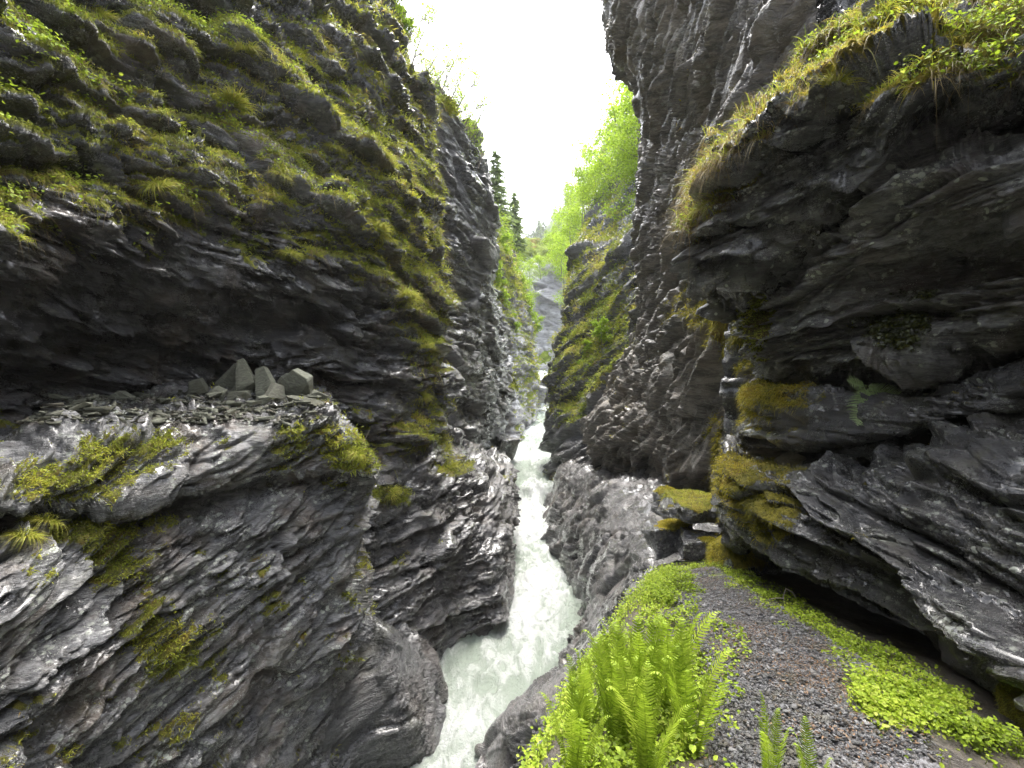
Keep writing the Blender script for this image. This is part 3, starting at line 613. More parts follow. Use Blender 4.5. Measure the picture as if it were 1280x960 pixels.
p_, n_, i_ = pick('layer', 2600, .25, box=(1085, 340, 1195, 500)); link('leafy_moss', plant_mesh('leafy_moss', [leaves(p_+n_*U(0, .05, (len(p_), 1)), n_*.8+Z*.4+rng.normal(size=p_.shape)*.45, U(.012, .035, len(p_)), .8, np.clip(.25+.25*vn(p_*6, 2)+rng.normal(size=len(p_))*.12, 0, 1))], leaf_mat('dark_moss_leaves', [(.02,.022,.008), (.05,.06,.015), (.10,.12,.025), (.20,.22,.05)], .25, .35, .5)), kind='stuff', label='dark leafy moss hanging on the middle of the right rock face')
# ------------------------------------------------------------------ ferns
def frond_mesh(L, lean, curl, seed, wmax=.095):
    r = np.random.default_rng(seed); age = r.normal()*.2; n = 44; t = np.linspace(0, 1, n)
    # the rachis rises, leans outward and its tip rolls in
    ang = lean*t**1.3+curl*np.clip((t-.86)/.14, 0, 1)**2*3.6-.08
    dl = L/n; x = np.cumsum(np.sin(ang))*dl; z = np.cumsum(np.cos(ang))*dl
    pts = np.stack([x, r.normal()*.03*t**2, z], 1); pts -= pts[0]
    parts = [tube(pts, .0045*L*(1.1-t), 5)]
    for q in range(4, n-1):
        tt = t[q]; ln = wmax*L*math.sin(math.pi*min(1, tt*.93+.05))**.75*(1 if tt < .86 else max(.25, 1-(tt-.86)*6))
        tg = pts[q+1]-pts[q]; tg /= np.linalg.norm(tg)
        for sd in (-1, 1):
            k = 7; u = np.linspace(0, 1, k)
            side = np.array([0, sd, 0.]); nrm = np.cross(tg, side)*sd
            a = side*.93+tg*(.32+r.normal()*.05)+nrm*(.28+r.normal()*.08)*-1
            a /= np.linalg.norm(a)
            c = pts[q]+a*(u[:, None]*ln)+tg*(u[:, None]**2*ln*.16)+np.cross(tg, side)*sd*(u[:, None]**2*ln*(.12+r.normal()*.05))
            w = dl*.60*(1-u**2.4)*np.where(np.arange(k) % 2, 1.0, .72)+.0006
            wv = tg-a*(tg@a); wv /= np.linalg.norm(wv)
            v = np.stack([c-wv*w[:, None]*.6, c+wv*w[:, None]*.6], 1).reshape(-1, 3)
            i = np.arange(k-1)*2; f = np.stack([i, i+1, i+3, i+2], -1)
            parts.append((v, f, np.full(len(v), np.clip(.45+age+.35*(tt-.5)+r.normal()*.12, 0, 1))))
    return plant_mesh('frond', parts, M_frond)
FR = [frond_mesh(1.0, l, c, 40+i) for i, (l, c) in enumerate([(.25, .6), (.4, .8), (.6, .5), (.15, 1), (.85, .6), (.35, .2), (.5, .9), (1.05, .3), (.3, .7)])]
def fern(x, y, z, n, size, label, seed, spread=.16, grp='tall ferns at the edge of the path', name='fern'):
    r = random.Random(seed)
    o = link(name, None, None, (x, y, z), label=label, category='fern', **({'group': grp} if grp else {}))
    for i in range(n):
        a = 2*math.pi*(i+r.random()*.7)/n
        f = link('frond', FR[r.randrange(len(FR))], o)
        f.location = (math.cos(a)*.05*size, math.sin(a)*.05*size, -.03)
        s = size*r.uniform(.75, 1.1); f.scale = (s, s, s)
        f.rotation_euler = (r.uniform(-.12, .12), r.uniform(-.05, .22)*spread/.16, a+r.uniform(-.3, .3))
    return o
def onground(px, d, lift=0, key='terrace'):
    """a spot on the terrace under photo column px at depth d"""
    x = (px-640)/FPX*d; s = SHEETS[key]
    j = np.argmin((s['p'][:, 0]-x)**2+(s['p'][:, 1]-d)**2)
    return s['p'][j]+np.array([0, 0, lift])
for i, (px, d, n, sz, lb) in enumerate([
    (722, 2.05, 8, .54, 'bright fern nearest the river at the lower edge of the picture'),
    (775, 2.35, 11, .70, 'large bright fern in the middle of the clump beside the path'),
    (815, 1.95, 10, .58, 'full bright fern at the very front of the clump'),
    (838, 2.6, 11, .74, 'tallest fern of the clump, reaching up beside the gravel path'),
    (770, 2.75, 8, .56, 'slender fern at the back of the clump above the river bank'),
    (868, 2.25, 9, .66, 'upright fern on the path side of the clump'),
    (800, 2.5, 9, .70, 'fern in the heart of the clump, between the tallest and the largest'),
    (735, 2.5, 7, .52, 'fern on the river side of the clump behind the front one'),
    (975, 1.9, 5, .46, 'small separate fern standing on the gravel path at the lower edge'),
    (1020, 1.85, 4, .36, 'smallest fern, on the gravel path right of the other small fern')]):
    x, y, z = onground(px, d); fern(x, y, z, n, sz, lb, 60+i)
from mathutils import Matrix
M_pale = leaf_mat('pale_fern_frond', [(.20,.32,.11), (.34,.48,.19), (.46,.60,.28), (.56,.66,.36)], .4)
FB = [frond_mesh(1.0, .35, .0, 80, .33), frond_mesh(1.0, .5, .0, 81, .30)]
for q_ in FB: q_.materials[0] = M_pale
p_, n_ = near('shelf', 1050, 485, 25)
rf = link('rock_fern', None, None, tuple(p_+np.array([.03, -.30, .03])), label='small lone fern with pale fronds hanging from the dark rock shelf on the right', category='fern')
for i, (dx, dy, dz, s) in enumerate([(-.40, -.25, -.85, .46), (.30, -.25, -.80, .46), (.80, -.2, -.35, .34), (-.85, -.2, .1, .28)]):
    z_ = np.array([dx, dy, dz]); z_ /= np.linalg.norm(z_); x_ = np.array([.1, -.9, .35]); y_ = np.cross(z_, x_); y_ /= np.linalg.norm(y_); x_ = np.cross(y_, z_)
    f = link('frond', FB[i % 2], rf); f.rotation_euler = Matrix(np.stack([x_, y_, z_], 1).tolist()).to_euler(); f.scale = (s,)*3

# ------------------------------------------------------------------ path, gravel and low plants
pathrows = [[W(.35,-6,-1.6),W(.8,-6,-1.6),W(1.5,-6,-1.6)], [W(.4,0,-1.65),W(.85,0,-1.63),W(1.4,0,-1.63)]]
for row in ([(890,1000,2.0),(1000,985,2.0),(1165,965,2.0)], [(900,880,2.8),(1010,872,2.65),(1120,880,2.6)], [(872,803,3.7),(935,793,3.7),(1010,797,3.65)], [(846,748,5),(880,744,5),(930,744,4.95)], [(850,720,6.3),(872,717,6.25),(893,716,6.2)]):
    pathrows.append(row)
M_path, nt_, b_ = mat('path_earth'); kk = N(nt_); co_ = kk.n('ShaderNodeTexCoord').outputs['Object']
v_ = kk.vor(co_, 42); nz = kk.noise(co_, 2.2, 4); nf = kk.noise(co_, 90, 3)
cc = kk.mix(kk.ramp(nz, .4, .65), (.075, .072, .08), (.10, .07, .05)); cc = kk.mix(kk.ramp(v_, .1, .6), cc, (.20, .20, .21))
kk.put(b_.inputs['Base Color'], kk.mix(kk.ramp(nf, .3, .7), (.05, .045, .045), cc)); b_.inputs['Roughness'].default_value = .7
kk.put(b_.inputs['Normal'], kk.bump(kk.math('ADD', v_, nf), .8, .02))
g_ = loft(pathrows, 3.0); n_ = normals(g_); g_ = g_+np.array([0, 0, .07])
pp = g_.reshape(-1, 3); pp = pp+Z*(fbm(pp*3, 4, 5)*.03+fbm(pp*20, 3, 6)*.008)[:, None]
fc = grid_faces(*g_.shape[:2])
if (n_[..., 2].mean() < 0): fc = fc[:, ::-1]
link('path', make_mesh('path', pp, fc, M_path), kind='structure', label='narrow footpath of grey slate gravel along the gorge edge')
def chips(P_, size, seed, flat=.25):
    n = len(P_); r = np.random.default_rng(seed)
    b = np.array([[-1,-1,-1],[1,-1,-1],[1,1,-1],[-1,1,-1],[-1,-1,1],[1,-1,1],[1,1,1],[-1,1,1]], float)*.5
    v = b[None]*(1+r.normal(size=(n, 8, 1))*.18)+r.normal(size=(n, 8, 3))*.12
    v = v*(size[:, None]*np.stack([r.uniform(.5, 1, n), r.uniform(.4, .8, n), flat*r.uniform(.5, 1.3, n)], 1))[:, None]
    a = r.uniform(0, 6.28, n); tx = r.normal(size=n)*.35; c, s_ = np.cos(a), np.sin(a)
    v[..., 2] += v[..., 0]*tx[:, None]
    x = v[..., 0]*c[:, None]-v[..., 1]*s_[:, None]; y = v[..., 0]*s_[:, None]+v[..., 1]*c[:, None]
    v = np.stack([x, y, v[..., 2]], -1)+P_[:, None]
    q = np.array([[0,3,2,1],[4,5,6,7],[0,1,5,4],[1,2,6,5],[2,3,7,6],[3,0,4,7]])
    return v.reshape(-1, 3), (np.arange(n)[:, None, None]*8+q[None]).reshape(-1, 4), np.repeat(r.random(n), 8)
def stone_mat(name, cols, rough=.5):
    m, nt, b = mat(name); k = N(nt); t = k.attr('tint'); co = k.n('ShaderNodeTexCoord').outputs['Object']
    r = k.n('ShaderNodeValToRGB'); nt.links.new(t, r.inputs[0]); e = r.color_ramp.elements
    while len(e) < len(cols): e.new(.5)
    for i, c in enumerate(cols): e[i].position = i/(len(cols)-1); e[i].color = (*c, 1)
    nz = k.noise(k.map(co, (1, 2.4, 3), (.3, .2, .4)), 11, 7, .72, .5); bl = k.noise(co, 5, 4, .6); c = k.mix(k.ramp(nz, .35, .68, 0, .75), r.outputs[0], (.055, .055, .045)); c = k.mix(k.ramp(bl, .52, .66, 0, .5), c, (.10, .09, .05))
    k.put(b.inputs['Base Color'], c); b.inputs['Roughness'].default_value = rough; k.put(b.inputs['Normal'], k.bump(nz, .9, .05))
    return m
M_gravel = stone_mat('slate_gravel', [(.10,.10,.105), (.19,.19,.20), (.32,.32,.33), (.15,.115,.085)], .4)
M_scree = stone_mat('ledge_slate', [(.07,.07,.05), (.14,.145,.10), (.20,.21,.155), (.12,.10,.07)], .75)
i = rng.choice(len(pp), 60000); i = i[(pp[i, 1] > .8) & (pp[i, 1] < 6)][:44000]
q = pp[i]+rng.normal(size=(len(i), 3))*np.array([.03, .03, .002])+Z*.006
link('gravel', plant_mesh('gravel', [chips(q, np.exp(rng.normal(size=len(q))*.5)*.0095, 3)], M_gravel), kind='stuff', label='flat slate chips covering the footpath')
M_litter = leaf_mat('leaf_litter', [(.06,.035,.02), (.14,.08,.045), (.24,.15,.08), (.16,.12,.09)], .1)
w_ = np.clip(fbm(pp/.35, 3, 51)*1.6+.1, 0, 1); w_ = w_*((pp[:, 1] > .8) & (pp[:, 1] < 6.4)); i = rng.choice(len(pp), 5000, p=w_/w_.sum())
link('leaf_litter', plant_mesh('leaf_litter', [leaves(pp[i]+rng.normal(size=(5000, 3))*np.array([.03, .03, .002])+Z*.014, Z[None]+rng.normal(size=(5000, 3))*.35, .013*U(.5, 1.5, 5000), .45)], M_litter), kind='stuff', label='brown leaf litter scattered on the gravel path')
def herbs(key, n, size, label, m=None, **kw):
    p, nn, i = pick(key, n, **kw)
    if len(p): link('herbs', plant_mesh('herbs', [leaves(p+nn*U(0, .09, (n, 1))+Z*U(0, .1, (n, 1)), nn*.5+Z*.6+rng.normal(size=p.shape)*.4, size*U(.6, 1.4, n), .75, np.clip(.45+rng.normal(size=n)*.2, 0, 1))], m or M_leaf), kind='stuff', label=label)
herbs('upper', 8000, .05, 'fresh green herbs sprouting along the shelves of the upper left wall', thr=.6, up=.1, lownoise=(.7, .2), seed=31)
herbs('brow', 3500, .028, 'small green leafy plants among the grass on the overhang', thr=.4, lownoise=(.3, .25), seed=33)
herbs('rmoss', 3000, .10, 'green leafy plants on the mossy right buttress', thr=.5, lownoise=(1.2, .2), seed=35)
# verge plants: leaves on short stalks either side of the path
def verge(key, name, n, mask, size, height, m, label):
    s = SHEETS[key]; ok = np.nonzero(mask(s['p'], s['X'], s['Y'], s['D']))[0]
    w_ = np.clip(.45+1.5*fbm(s['p'][ok]/.25, 3, 31), .02, 1); j = rng.choice(ok, n, p=w_/w_.sum()); p = s['p'][j]+rng.normal(size=(n, 3))*.03*np.array([1, 1, .1])
    hh = (.15+1.1*np.clip(.5+1.1*fbm(p/.16, 3, 21), 0, 1.3))*height*U(.3, 1.1, n); c = p+Z*hh[:, None]
    L1 = leaves(c, Z[None]+rng.normal(size=(n, 3))*.42, size*U(.5, 1.3, n), .75, np.clip(.5+.3*vn(p/.3, 8)+rng.normal(size=n)*.18, 0, 1))
    k = n//4; B = blades(p[:k], Z[None]+rng.normal(size=(k, 3))*.3, hh[:k]*1.05+.02, np.full(k, .004), np.full(k, .1), 2, U(0, .4, k))
    link(name, plant_mesh(name, [L1, B], m), kind='stuff', label=label)
pe = np.array([[min(P(*a)[0] if len(a) == 3 else a[1] for a in r), max(P(*a)[0] if len(a) == 3 else a[1] for a in r), np.mean([P(*a)[1] if len(a) == 3 else a[2] for a in r])] for r in pathrows])
pl = lambda y: np.interp(y, pe[:, 2], pe[:, 0]); pr = lambda y: np.interp(y, pe[:, 2], pe[:, 1])
edge = lambda p: .12*vn(p*2.5, 77)
def leftside(p, X, Y, D):
    return (p[:, 1] > 1.2) & (p[:, 1] < 6.6) & (p[:, 0] < pl(p[:, 1])+.13+edge(p)*1.8) & (p[:, 2] > -3.0) & (p[:, 0] > pl(p[:, 1])-1.1)
def rightside(p, X, Y, D):
    return (p[:, 1] > 1.2) & (p[:, 1] < 6.6) & (p[:, 0] > pr(p[:, 1])-.17+edge(p)*1.6) & (p[:, 0] < pr(p[:, 1])+.42+edge(p)*2.0)
verge('terrace', 'undergrowth', 26000, leftside, .024, .15, M_leaf, 'low bright leafy plants between the path and the drop to the river')
verge('terrace', 'undergrowth', 20000, rightside, .021, .08, M_leaf, 'low bright leafy plants between the path and the dark hollow')

# ------------------------------------------------------------------ loose stones
def stone_mesh(name, dims, seed, m, sub=4, rough=.10, taper=0):
    import bmesh
    bm = bmesh.new(); r = random.Random(seed)
    pts = []
    for c in [(a, b, e) for a in (-1, 1) for b in (-1, 1) for e in (-1, 1)]+[(0, 0, 0)]*5:
        q = [x+r.uniform(-.45, .45) if any(c) else r.uniform(-1, 1) for x in c]; k_ = max(abs(x) for x in q); q = [x/k_*r.uniform(.82, 1) for x in q]
        w_ = 1-taper*(q[2]*.5+.5); pts.append((q[0]*w_+taper*.3*(q[2]+1), q[1]*w_, q[2]))
    for q in pts: bm.verts.new((q[0]*dims[0]/2, q[1]*dims[1]/2, q[2]*dims[2]/2))
    h = bmesh.ops.convex_hull(bm, input=bm.verts)
    bmesh.ops.delete(bm, geom=[g for g in h['geom_interior'] if isinstance(g, bmesh.types.BMVert)], context='VERTS')
    bmesh.ops.bevel(bm, geom=bm.edges[:], offset=min(dims)*.02, segments=1, affect='EDGES')
    bmesh.ops.triangulate(bm, faces=bm.faces[:])
    bmesh.ops.subdivide_edges(bm, edges=bm.edges[:], cuts=sub, use_grid_fill=True)
    me = bpy.data.meshes.new(name); bm.to_mesh(me); bm.free()
    v = np.zeros(len(me.vertices)*3, np.float32); me.vertices.foreach_get('co', v); v = v.reshape(-1, 3)
    s = min(dims); v = v+fbm(v/(s*.5)+seed, 4, seed)[:, None]*v/np.maximum(np.linalg.norm(v, axis=1, keepdims=True), .01)*rough*s
    v[:, 2] -= v[:, 2].min(); me.vertices.foreach_set('co', v.ravel().astype(np.float32)); me.update()
    a = me.attributes.new('tint', 'FLOAT', 'POINT'); a.data.foreach_set('value', np.full(len(v), r.uniform(.2, .8), np.float32))
    me.materials.append(m); return me
G = 'slabs lying on the stony ledge'
for i, (px, py, d, dims, rot, lb) in enumerate([
    (362, 480, 10.2, (1.15, .5, .75), (.25, .42, -.25), 'largest grey-green slab leaning against the back of the ledge'),
    (312, 484, 9.9, (.52, .36, .82), (-.25, -.35, .5), 'upright pointed slab in the middle of the heap on the ledge'),
    (278, 482, 10.2, (.42, .3, .74), (.2, .55, .15), 'tilted slab at the left end of the heap on the ledge'),
    (340, 493, 9.6, (.5, .36, .50), (-.45, .35, .9), 'pale split slab in front of the largest slab'),
    (380, 498, 9.5, (.78, .42, .16), (-.1, .2, .15), 'flat pale slab at the right end of the ledge'),
    (264, 502, 9.3, (.36, .26, .34), (.3, .45, .6), 'small tilted slab in front of the heap'),
    (297, 500, 9.5, (.56, .36, .26), (-.2, -.3, .3), 'low broken slab under the pointed slab'),
    (150, 503, 8.8, (.42, .3, .20), (.1, .45, .4), 'slab leaning on the scree toward the left end of the ledge'),
    (110, 497, 9.0, (.5, .36, .12), (.1, .12, .1), 'flat slab at the back of the ledge, far left'),
    (345, 470, 11.0, (.6, .4, .7), (.2, .5, .1), 'shadowed slab behind the pale split slab'),
    (328, 500, 9.4, (.34, .26, .2), (.2, -.3, 1.0), 'small slab wedged between the pointed slab and the pale split slab'),
    (298, 488, 9.9, (.46, .3, .56), (.3, .3, .9), 'leaning slab between the pointed slab and the tilted slab'),
    (335, 484, 10.0, (.44, .3, .62), (-.2, -.4, .2), 'narrow leaning slab between the pointed slab and the largest slab'),
    (392, 492, 10.0, (.5, .34, .3), (.1, .4, .5), 'rough slab at the far right end of the heap, behind the flat pale slab'),
    (250, 494, 9.8, (.4, .34, .3), (.2, -.4, .3), 'rough stone at the far left of the heap'),
    (225, 502, 9.2, (.4, .3, .16), (.1, .3, .8), 'thin slab lying on the scree left of the heap')]):
    d *= .94; x, y, z = P(px, py, d); dims = tuple(q*1.0 for q in dims); me = stone_mesh('fallen_rock', dims, 20+i, M_scree, rough=.05, taper=[.45,.7,.4,.5,.1,.4,.3,.3,.1,.5,.3,.5,.5,.3,.3,.1][i])
    B_ = SHEETS['block']; w_ = (np.hypot(B_['p'][:, 0]-x, B_['p'][:, 1]-y) < .28) & (B_['n'][:, 2] > .2)
    z = np.percentile(B_['p'][w_, 2], 70)-.04 if w_.any() else z-dims[2]*.5
    if i in (0, 9): z -= .05
    o = link('fallen_rock', me, None, (x, y, z), label=lb, category='rock', group=G); o.rotation_euler = rot
s = SHEETS['block']; ok = np.nonzero((s['n'][:, 2] > .45) & (s['X'] > 20) & (s['X'] < 420) & (s['Y'] > 488) & (s['Y'] < 530))[0]
shp = [stone_mesh('slate_chip', (.3, .2, .06), 50+i, M_scree, 1) for i in range(6)]
for n in range(90):
    j = rng.choice(ok); p = s['p'][j]; o = link('slate_chip', shp[n % 6], None, tuple(p+Z*.005), label='thin broken slate lying among the scree on the left ledge', category='slate', group='broken slates on the left ledge')
    o.rotation_euler = (rng.normal()*.2, rng.normal()*.2, U(0, 6)); sc_ = U(.5, 1.3); o.scale = (sc_, sc_, sc_)
j = rng.choice(ok, 6000); q = s['p'][j]+rng.normal(size=(6000, 3))*np.array([.05, .05, .004])+Z*.01
link('scree', plant_mesh('scree', [chips(q, np.exp(rng.normal(size=6000)*.55)*.048, 8, .22)], M_scree), kind='stuff', label='pale slate scree covering the left ledge')

# ------------------------------------------------------------------ trees
def branchy(h, seed, limbs=9, lr=1.0, lean=0., r0=.012, up=.55, lo=.25):
    r = np.random.default_rng(seed); n = 14; t = np.linspace(0, 1, n)
    trunk = np.stack([lean*h*t**1.5+np.cumsum(r.normal(size=n))*h*.006, np.cumsum(r.normal(size=n))*h*.006, h*t*.92], 1)
    parts = [tube(trunk, r0*h*(1.05-t)+.004, 7)]; tips = []
    for k in range(limbs):
        q = lo+(1-lo)*.95*(k+r.random())/limbs; i = min(int(q*(n-1)), n-2); p0 = trunk[i]; a = r.uniform(0, 6.28); ln = h*(.42-.26*q)*r.uniform(.7, 1.2)
        d = np.array([math.cos(a), math.sin(a), up*r.uniform(.4, 1.6)]); d /= np.linalg.norm(d); u = np.linspace(0, 1, 7)[:, None]
        c = p0+d*ln*u+Z*ln*.18*u*u+np.cumsum(r.normal(size=(7, 3)), 0)*ln*.03; parts.append(tube(c, lr*r0*h*.38*(1.05-u[:, 0])*(1-q*.5), 5)); tips += [c[3], c[5], c[6]]
        for m in range(3):
            b0 = c[2+m]; d2 = d+r.normal(size=3)*.7; d2 /= np.linalg.norm(d2); c2 = b0+d2*ln*.45*u+r.normal(size=(7, 3))*ln*.012; parts.append(tube(c2, lr*r0*h*.16*(1.05-u[:, 0]), 4)); tips += [c2[3], c2[6]]
    tips.append(trunk[-1]); tips.append(trunk[-3])
    return parts, np.array(tips), r
def broadleaf(h, seed, nleaf, size, m=M_tree, **kw):
    parts, tips, r = branchy(h, seed, **kw)
    k = r.integers(0, len(tips), nleaf); sp_ = h*.055
    c = tips[k]+r.normal(size=(nleaf, 3))*sp_*np.array([1, 1, .75])
    tint = np.clip(.45+.22*r.normal(size=len(tips))[k]+r.normal(size=nleaf)*.15, 0, 1)
    return plant_mesh('trunk', parts, M_bark), plant_mesh('crown', [leaves(c, Z[None]*.5+r.normal(size=(nleaf, 3)), size*r.uniform(.6, 1.3, nleaf), .7, tint)], m)
def spruce(h, seed, dens=1.0, size=1.0):
    r = np.random.default_rng(seed); t = np.linspace(0, 1, 10); trunk = tube(np.stack([t*0, t*0, t*h], 1), .012*h*(1.03-t), 6)
    B = []; nl = int(26*dens)
    for k in range(nl):
        q = .12+.87*k/nl; rad = h*.27*(1-q)**.8*r.uniform(.75, 1.15)+.02*h
        nb = int(7+5*(1-q))
        a = r.uniform(0, 6.28, nb); d = np.stack([np.cos(a), np.sin(a), np.full(nb, .12)], 1)
        b = np.repeat(np.array([[0, 0, q*h]]), nb, 0)+Z*r.normal(size=(nb, 1))*.012*h
        B.append(blades(b, d, rad*r.uniform(.7, 1.1, nb), np.full(nb, .04*h), np.full(nb, .35), 3, r.uniform(0, .8, nb)))
        for m_ in range(5):   # side sprays
            u = r.uniform(.25, .95, nb); c = b+d*(rad*u)[:, None]-Z*(.35*rad*u*u)[:, None]
            d2 = d+np.stack([-d[:, 1], d[:, 0], d[:, 0]*0], 1)*r.choice([-1, 1], nb)[:, None]*1.1
            B.append(blades(c, d2, rad*.42*(1.1-u), np.full(nb, .03*h), np.full(nb, .5), 2, r.uniform(0, 1, nb)))
    return plant_mesh('trunk', [trunk], M_bark), plant_mesh('crown', B, M_spruce)
def tree(name, meshes, loc, scale, label, rz=0., group=None, cat='tree', names=('trunk', 'crown')):
    o = link(name, None, None, loc, label=label, category=cat, **({'group': group} if group else {}))
    o.scale = (scale,)*3; o.rotation_euler = (0, 0, rz)
    for n, me in zip(names, meshes): link(n, me, o)
    return o
BL = [broadleaf(8, 70+i, 3600, .17, limbs=12, lean=l, lo=.12) for i, l in enumerate([0, .15, -.12, .08])]
SP = [spruce(11, 90), spruce(11, 91), spruce(11, 92)]
BU = [broadleaf(3, 80+i, 1500, .16, limbs=9, lo=.02, up=.9, r0=.008) for i in range(3)]
# (px, py of the foot, depth, height in metres)
for i, (px, py, d, h, v, lb) in enumerate([
    (782, 250, 42, 11.5, 1, 'tallest pale green tree leaning out over the right cliff, against the sky'),
    (800, 235, 38, 8, 0, 'green tree tucked behind the edge of the right cliff'),
    (765, 262, 44, 7, 2, 'leafy tree below the tallest tree on the right'),
    (745, 285, 46, 6.5, 3, 'bright tree on the bend above the mossy buttress'),
    (727, 300, 50, 6, 0, 'rounded tree at the tip of the mossy buttress'),
    (786, 300, 38, 6.5, 1, 'low tree on the upper face of the mossy buttress'),
    (712, 330, 60, 7.5, 2, 'yellow-green tree hanging over the far bend, right bank'),
    (702, 345, 66, 6, 3, 'tree halfway down the right bank at the far bend'),
    (690, 335, 76, 6, 0, 'tree beside the end cliff, right bank'),
    (714, 395, 58, 6.5, 1, 'drooping green tree beside the pale end cliff'),
    (676, 350, 80, 4.5, 2, 'tree on top of the pale end cliff'),
    (662, 352, 84, 4.5, 1, 'tree at the left shoulder of the pale end cliff'),
    (735, 250, 60, 7, 3, 'tree on the skyline left of the tallest tree'),
    (755, 235, 56, 7, 0, 'tree on the skyline just below the tallest tree'),
    (708, 290, 75, 8, 1, 'tree on the skyline above the far bend'),
    (630, 350, 58, 6, 2, 'green tree below the two spruces on the left'),
    (645, 375, 60, 6, 3, 'green tree leaning over the river from the left buttress'),
    (655, 400, 62, 6, 0, 'lowest green tree on the left buttress at the bend'),
    (618, 320, 50, 5.5, 1, 'green tree at the foot of the tall spruce')]):
    tree('deciduous_tree', BL[v], P(px, py, d), h/8, lb, rz=i*1.3, group='green trees at the gorge bend')
for i, (px, py, d, top, lb) in enumerate([(620, 318, 60, 188, 'tall slender spruce behind the left buttress'), (643, 330, 72, 240, 'smaller dark spruce right of the tall spruce'), (610, 300, 64, 215, 'spruce half hidden behind the dark buttress'), (634, 335, 70, 262, 'short spruce between the two taller spruces')]):
    tree('spruce_tree', SP[i % 3], P(px, py, d), (py-top)/FPX*d/11, lb, rz=i)
# far forested hill
hillrows = [[W(-160,300,-30),W(-60,290,-30),W(14,280,-30),W(40,270,-30),W(120,260,-30)],
            [W(-160,330,20),W(-60,330,30),W(14,320,55),W(40,310,66),W(120,290,100)],
            [W(-160,380,28),W(-60,380,55),W(14,370,96),W(40,360,118),W(120,330,190)],
            [W(-160,480,28),W(-60,480,60),W(14,470,100),W(40,460,125),W(120,430,200)]]
M_hill, nt_, b_ = mat('forest_floor'); kk = N(nt_); co_ = kk.n('ShaderNodeTexCoord').outputs['Object']
kk.put(b_.inputs['Base Color'], kk.mix(kk.ramp(kk.noise(co_, .05, 5), .4, .6), (.04, .06, .02), (.10, .15, .03))); b_.inputs['Roughness'].default_value = .9
g_ = loft(hillrows, 4); pp2 = g_.reshape(-1, 3); pp2 = pp2+Z*fbm(pp2/40, 4, 3)[:, None]*5
fc = grid_faces(*g_.shape[:2]); link('hill', make_mesh('hill', pp2, fc[:, ::-1], M_hill), kind='structure', label='distant forested hillside')
X_, Y_, D_ = proj(pp2); ok = np.nonzero((X_ > 625) & (X_ < 760) & (Y_ > 200) & (Y_ < 345))[0]
SPF = [spruce(11, 95, .6), spruce(11, 96, .6)]
for n in range(110):
    j = rng.choice(ok); tree('conifer', SPF[n % 2], tuple(pp2[j]-Z*.5), U(.9, 1.5), 'dark conifer in the forest on the distant hill', rz=U(0, 6), group='conifers on the distant hill')
# shrubs on the rim of the left wall
TW = [branchy(3.2, 100+i, limbs=12, lean=.5, r0=.013, lr=2.3, up=.8, lo=.1) for i in range(3)]
TWM = []
for parts, tips, r in TW:
    n = 700; kq = r.integers(0, len(tips), n); c = tips[kq]+r.normal(size=(n, 3))*.10
    TWM.append((plant_mesh('trunk', parts, M_twig), plant_mesh('crown', [leaves(c, Z[None]+r.normal(size=(n, 3)), .09*r.uniform(.6, 1.3, n), .6, r.uniform(.2, .9, n))], M_tree)))
for i, (px, py, d, h, lb) in enumerate([(505, 60, 18.5, 2.2, 'thin twiggy shrub high on the rim of the left wall'), (528, 105, 22, 2.4, 'sparse shrub where the left wall meets the dark buttress'), (548, 125, 24.5, 3.0, 'bare branching shrub on top of the dark buttress'), (566, 150, 26, 3.2, 'twiggy shrub leaning out over the dark buttress'), (585, 180, 28, 3.0, 'bare shrub at the outer corner of the dark buttress'), (597, 203, 29, 2.6, 'lowest bare shrub clinging to the dark buttress'), (515, 80, 20, 2.6, 'taller sparse shrub on the left rim above the dark buttress'), (538, 118, 23, 2.6, 'shrub with curved twigs at the near end of the dark buttress'), (557, 138, 25, 3.2, 'spreading bare shrub between two others on the dark buttress'), (576, 168, 27, 3.2, 'spreading twiggy shrub in front of the outer corner shrub')]):
    tree('rim_shrub', TWM[i % 3], P(px, py+8, d), h/3.2, lb, rz=.3-.4*i % .9, group='shrubs on the rim of the left side', cat='shrub')
for i, (px, py, d, h, lb) in enumerate([(492, 20, 18, 1.6, 'leafy green bush at the top of the left rim'), (505, 55, 18.5, 1.2, 'small leafy bush on the left rim below the top'), (625, 390, 44, 3, 'green bush on the face of the farther left buttress'), (640, 420, 47, 2.6, 'lower green bush on the farther left buttress'), (752, 432, 30, 1.8, 'vivid green bush in the middle of the mossy buttress'), (735, 450, 31, 1.3, 'small vivid bush left of the middle bush on the mossy buttress'), (725, 470, 31, 1.1, 'lowest vivid bush on the mossy buttress'), (668, 425, 62, 3.5, 'yellow-green bush hanging beside the end cliff'), (628, 335, 48, 3.4, 'green bush at the top of the farther left buttress'), (636, 358, 51, 3.6, 'green bush on the top edge of the farther left buttress, below the highest bush'), (650, 385, 54, 3.8, 'drooping yellow-green bush at the middle of the farther buttress edge'), (658, 405, 56, 3.4, 'bush low on the outer edge of the farther left buttress'), (620, 360, 43, 2.4, 'small green bush where the farther buttress meets the dark one')]):
    tree('green_bush', BU[i % 3], P(px, py, d), h/3, lb, rz=i, group='green bushes on the gorge walls', cat='bush', names=('stem', 'foliage'))
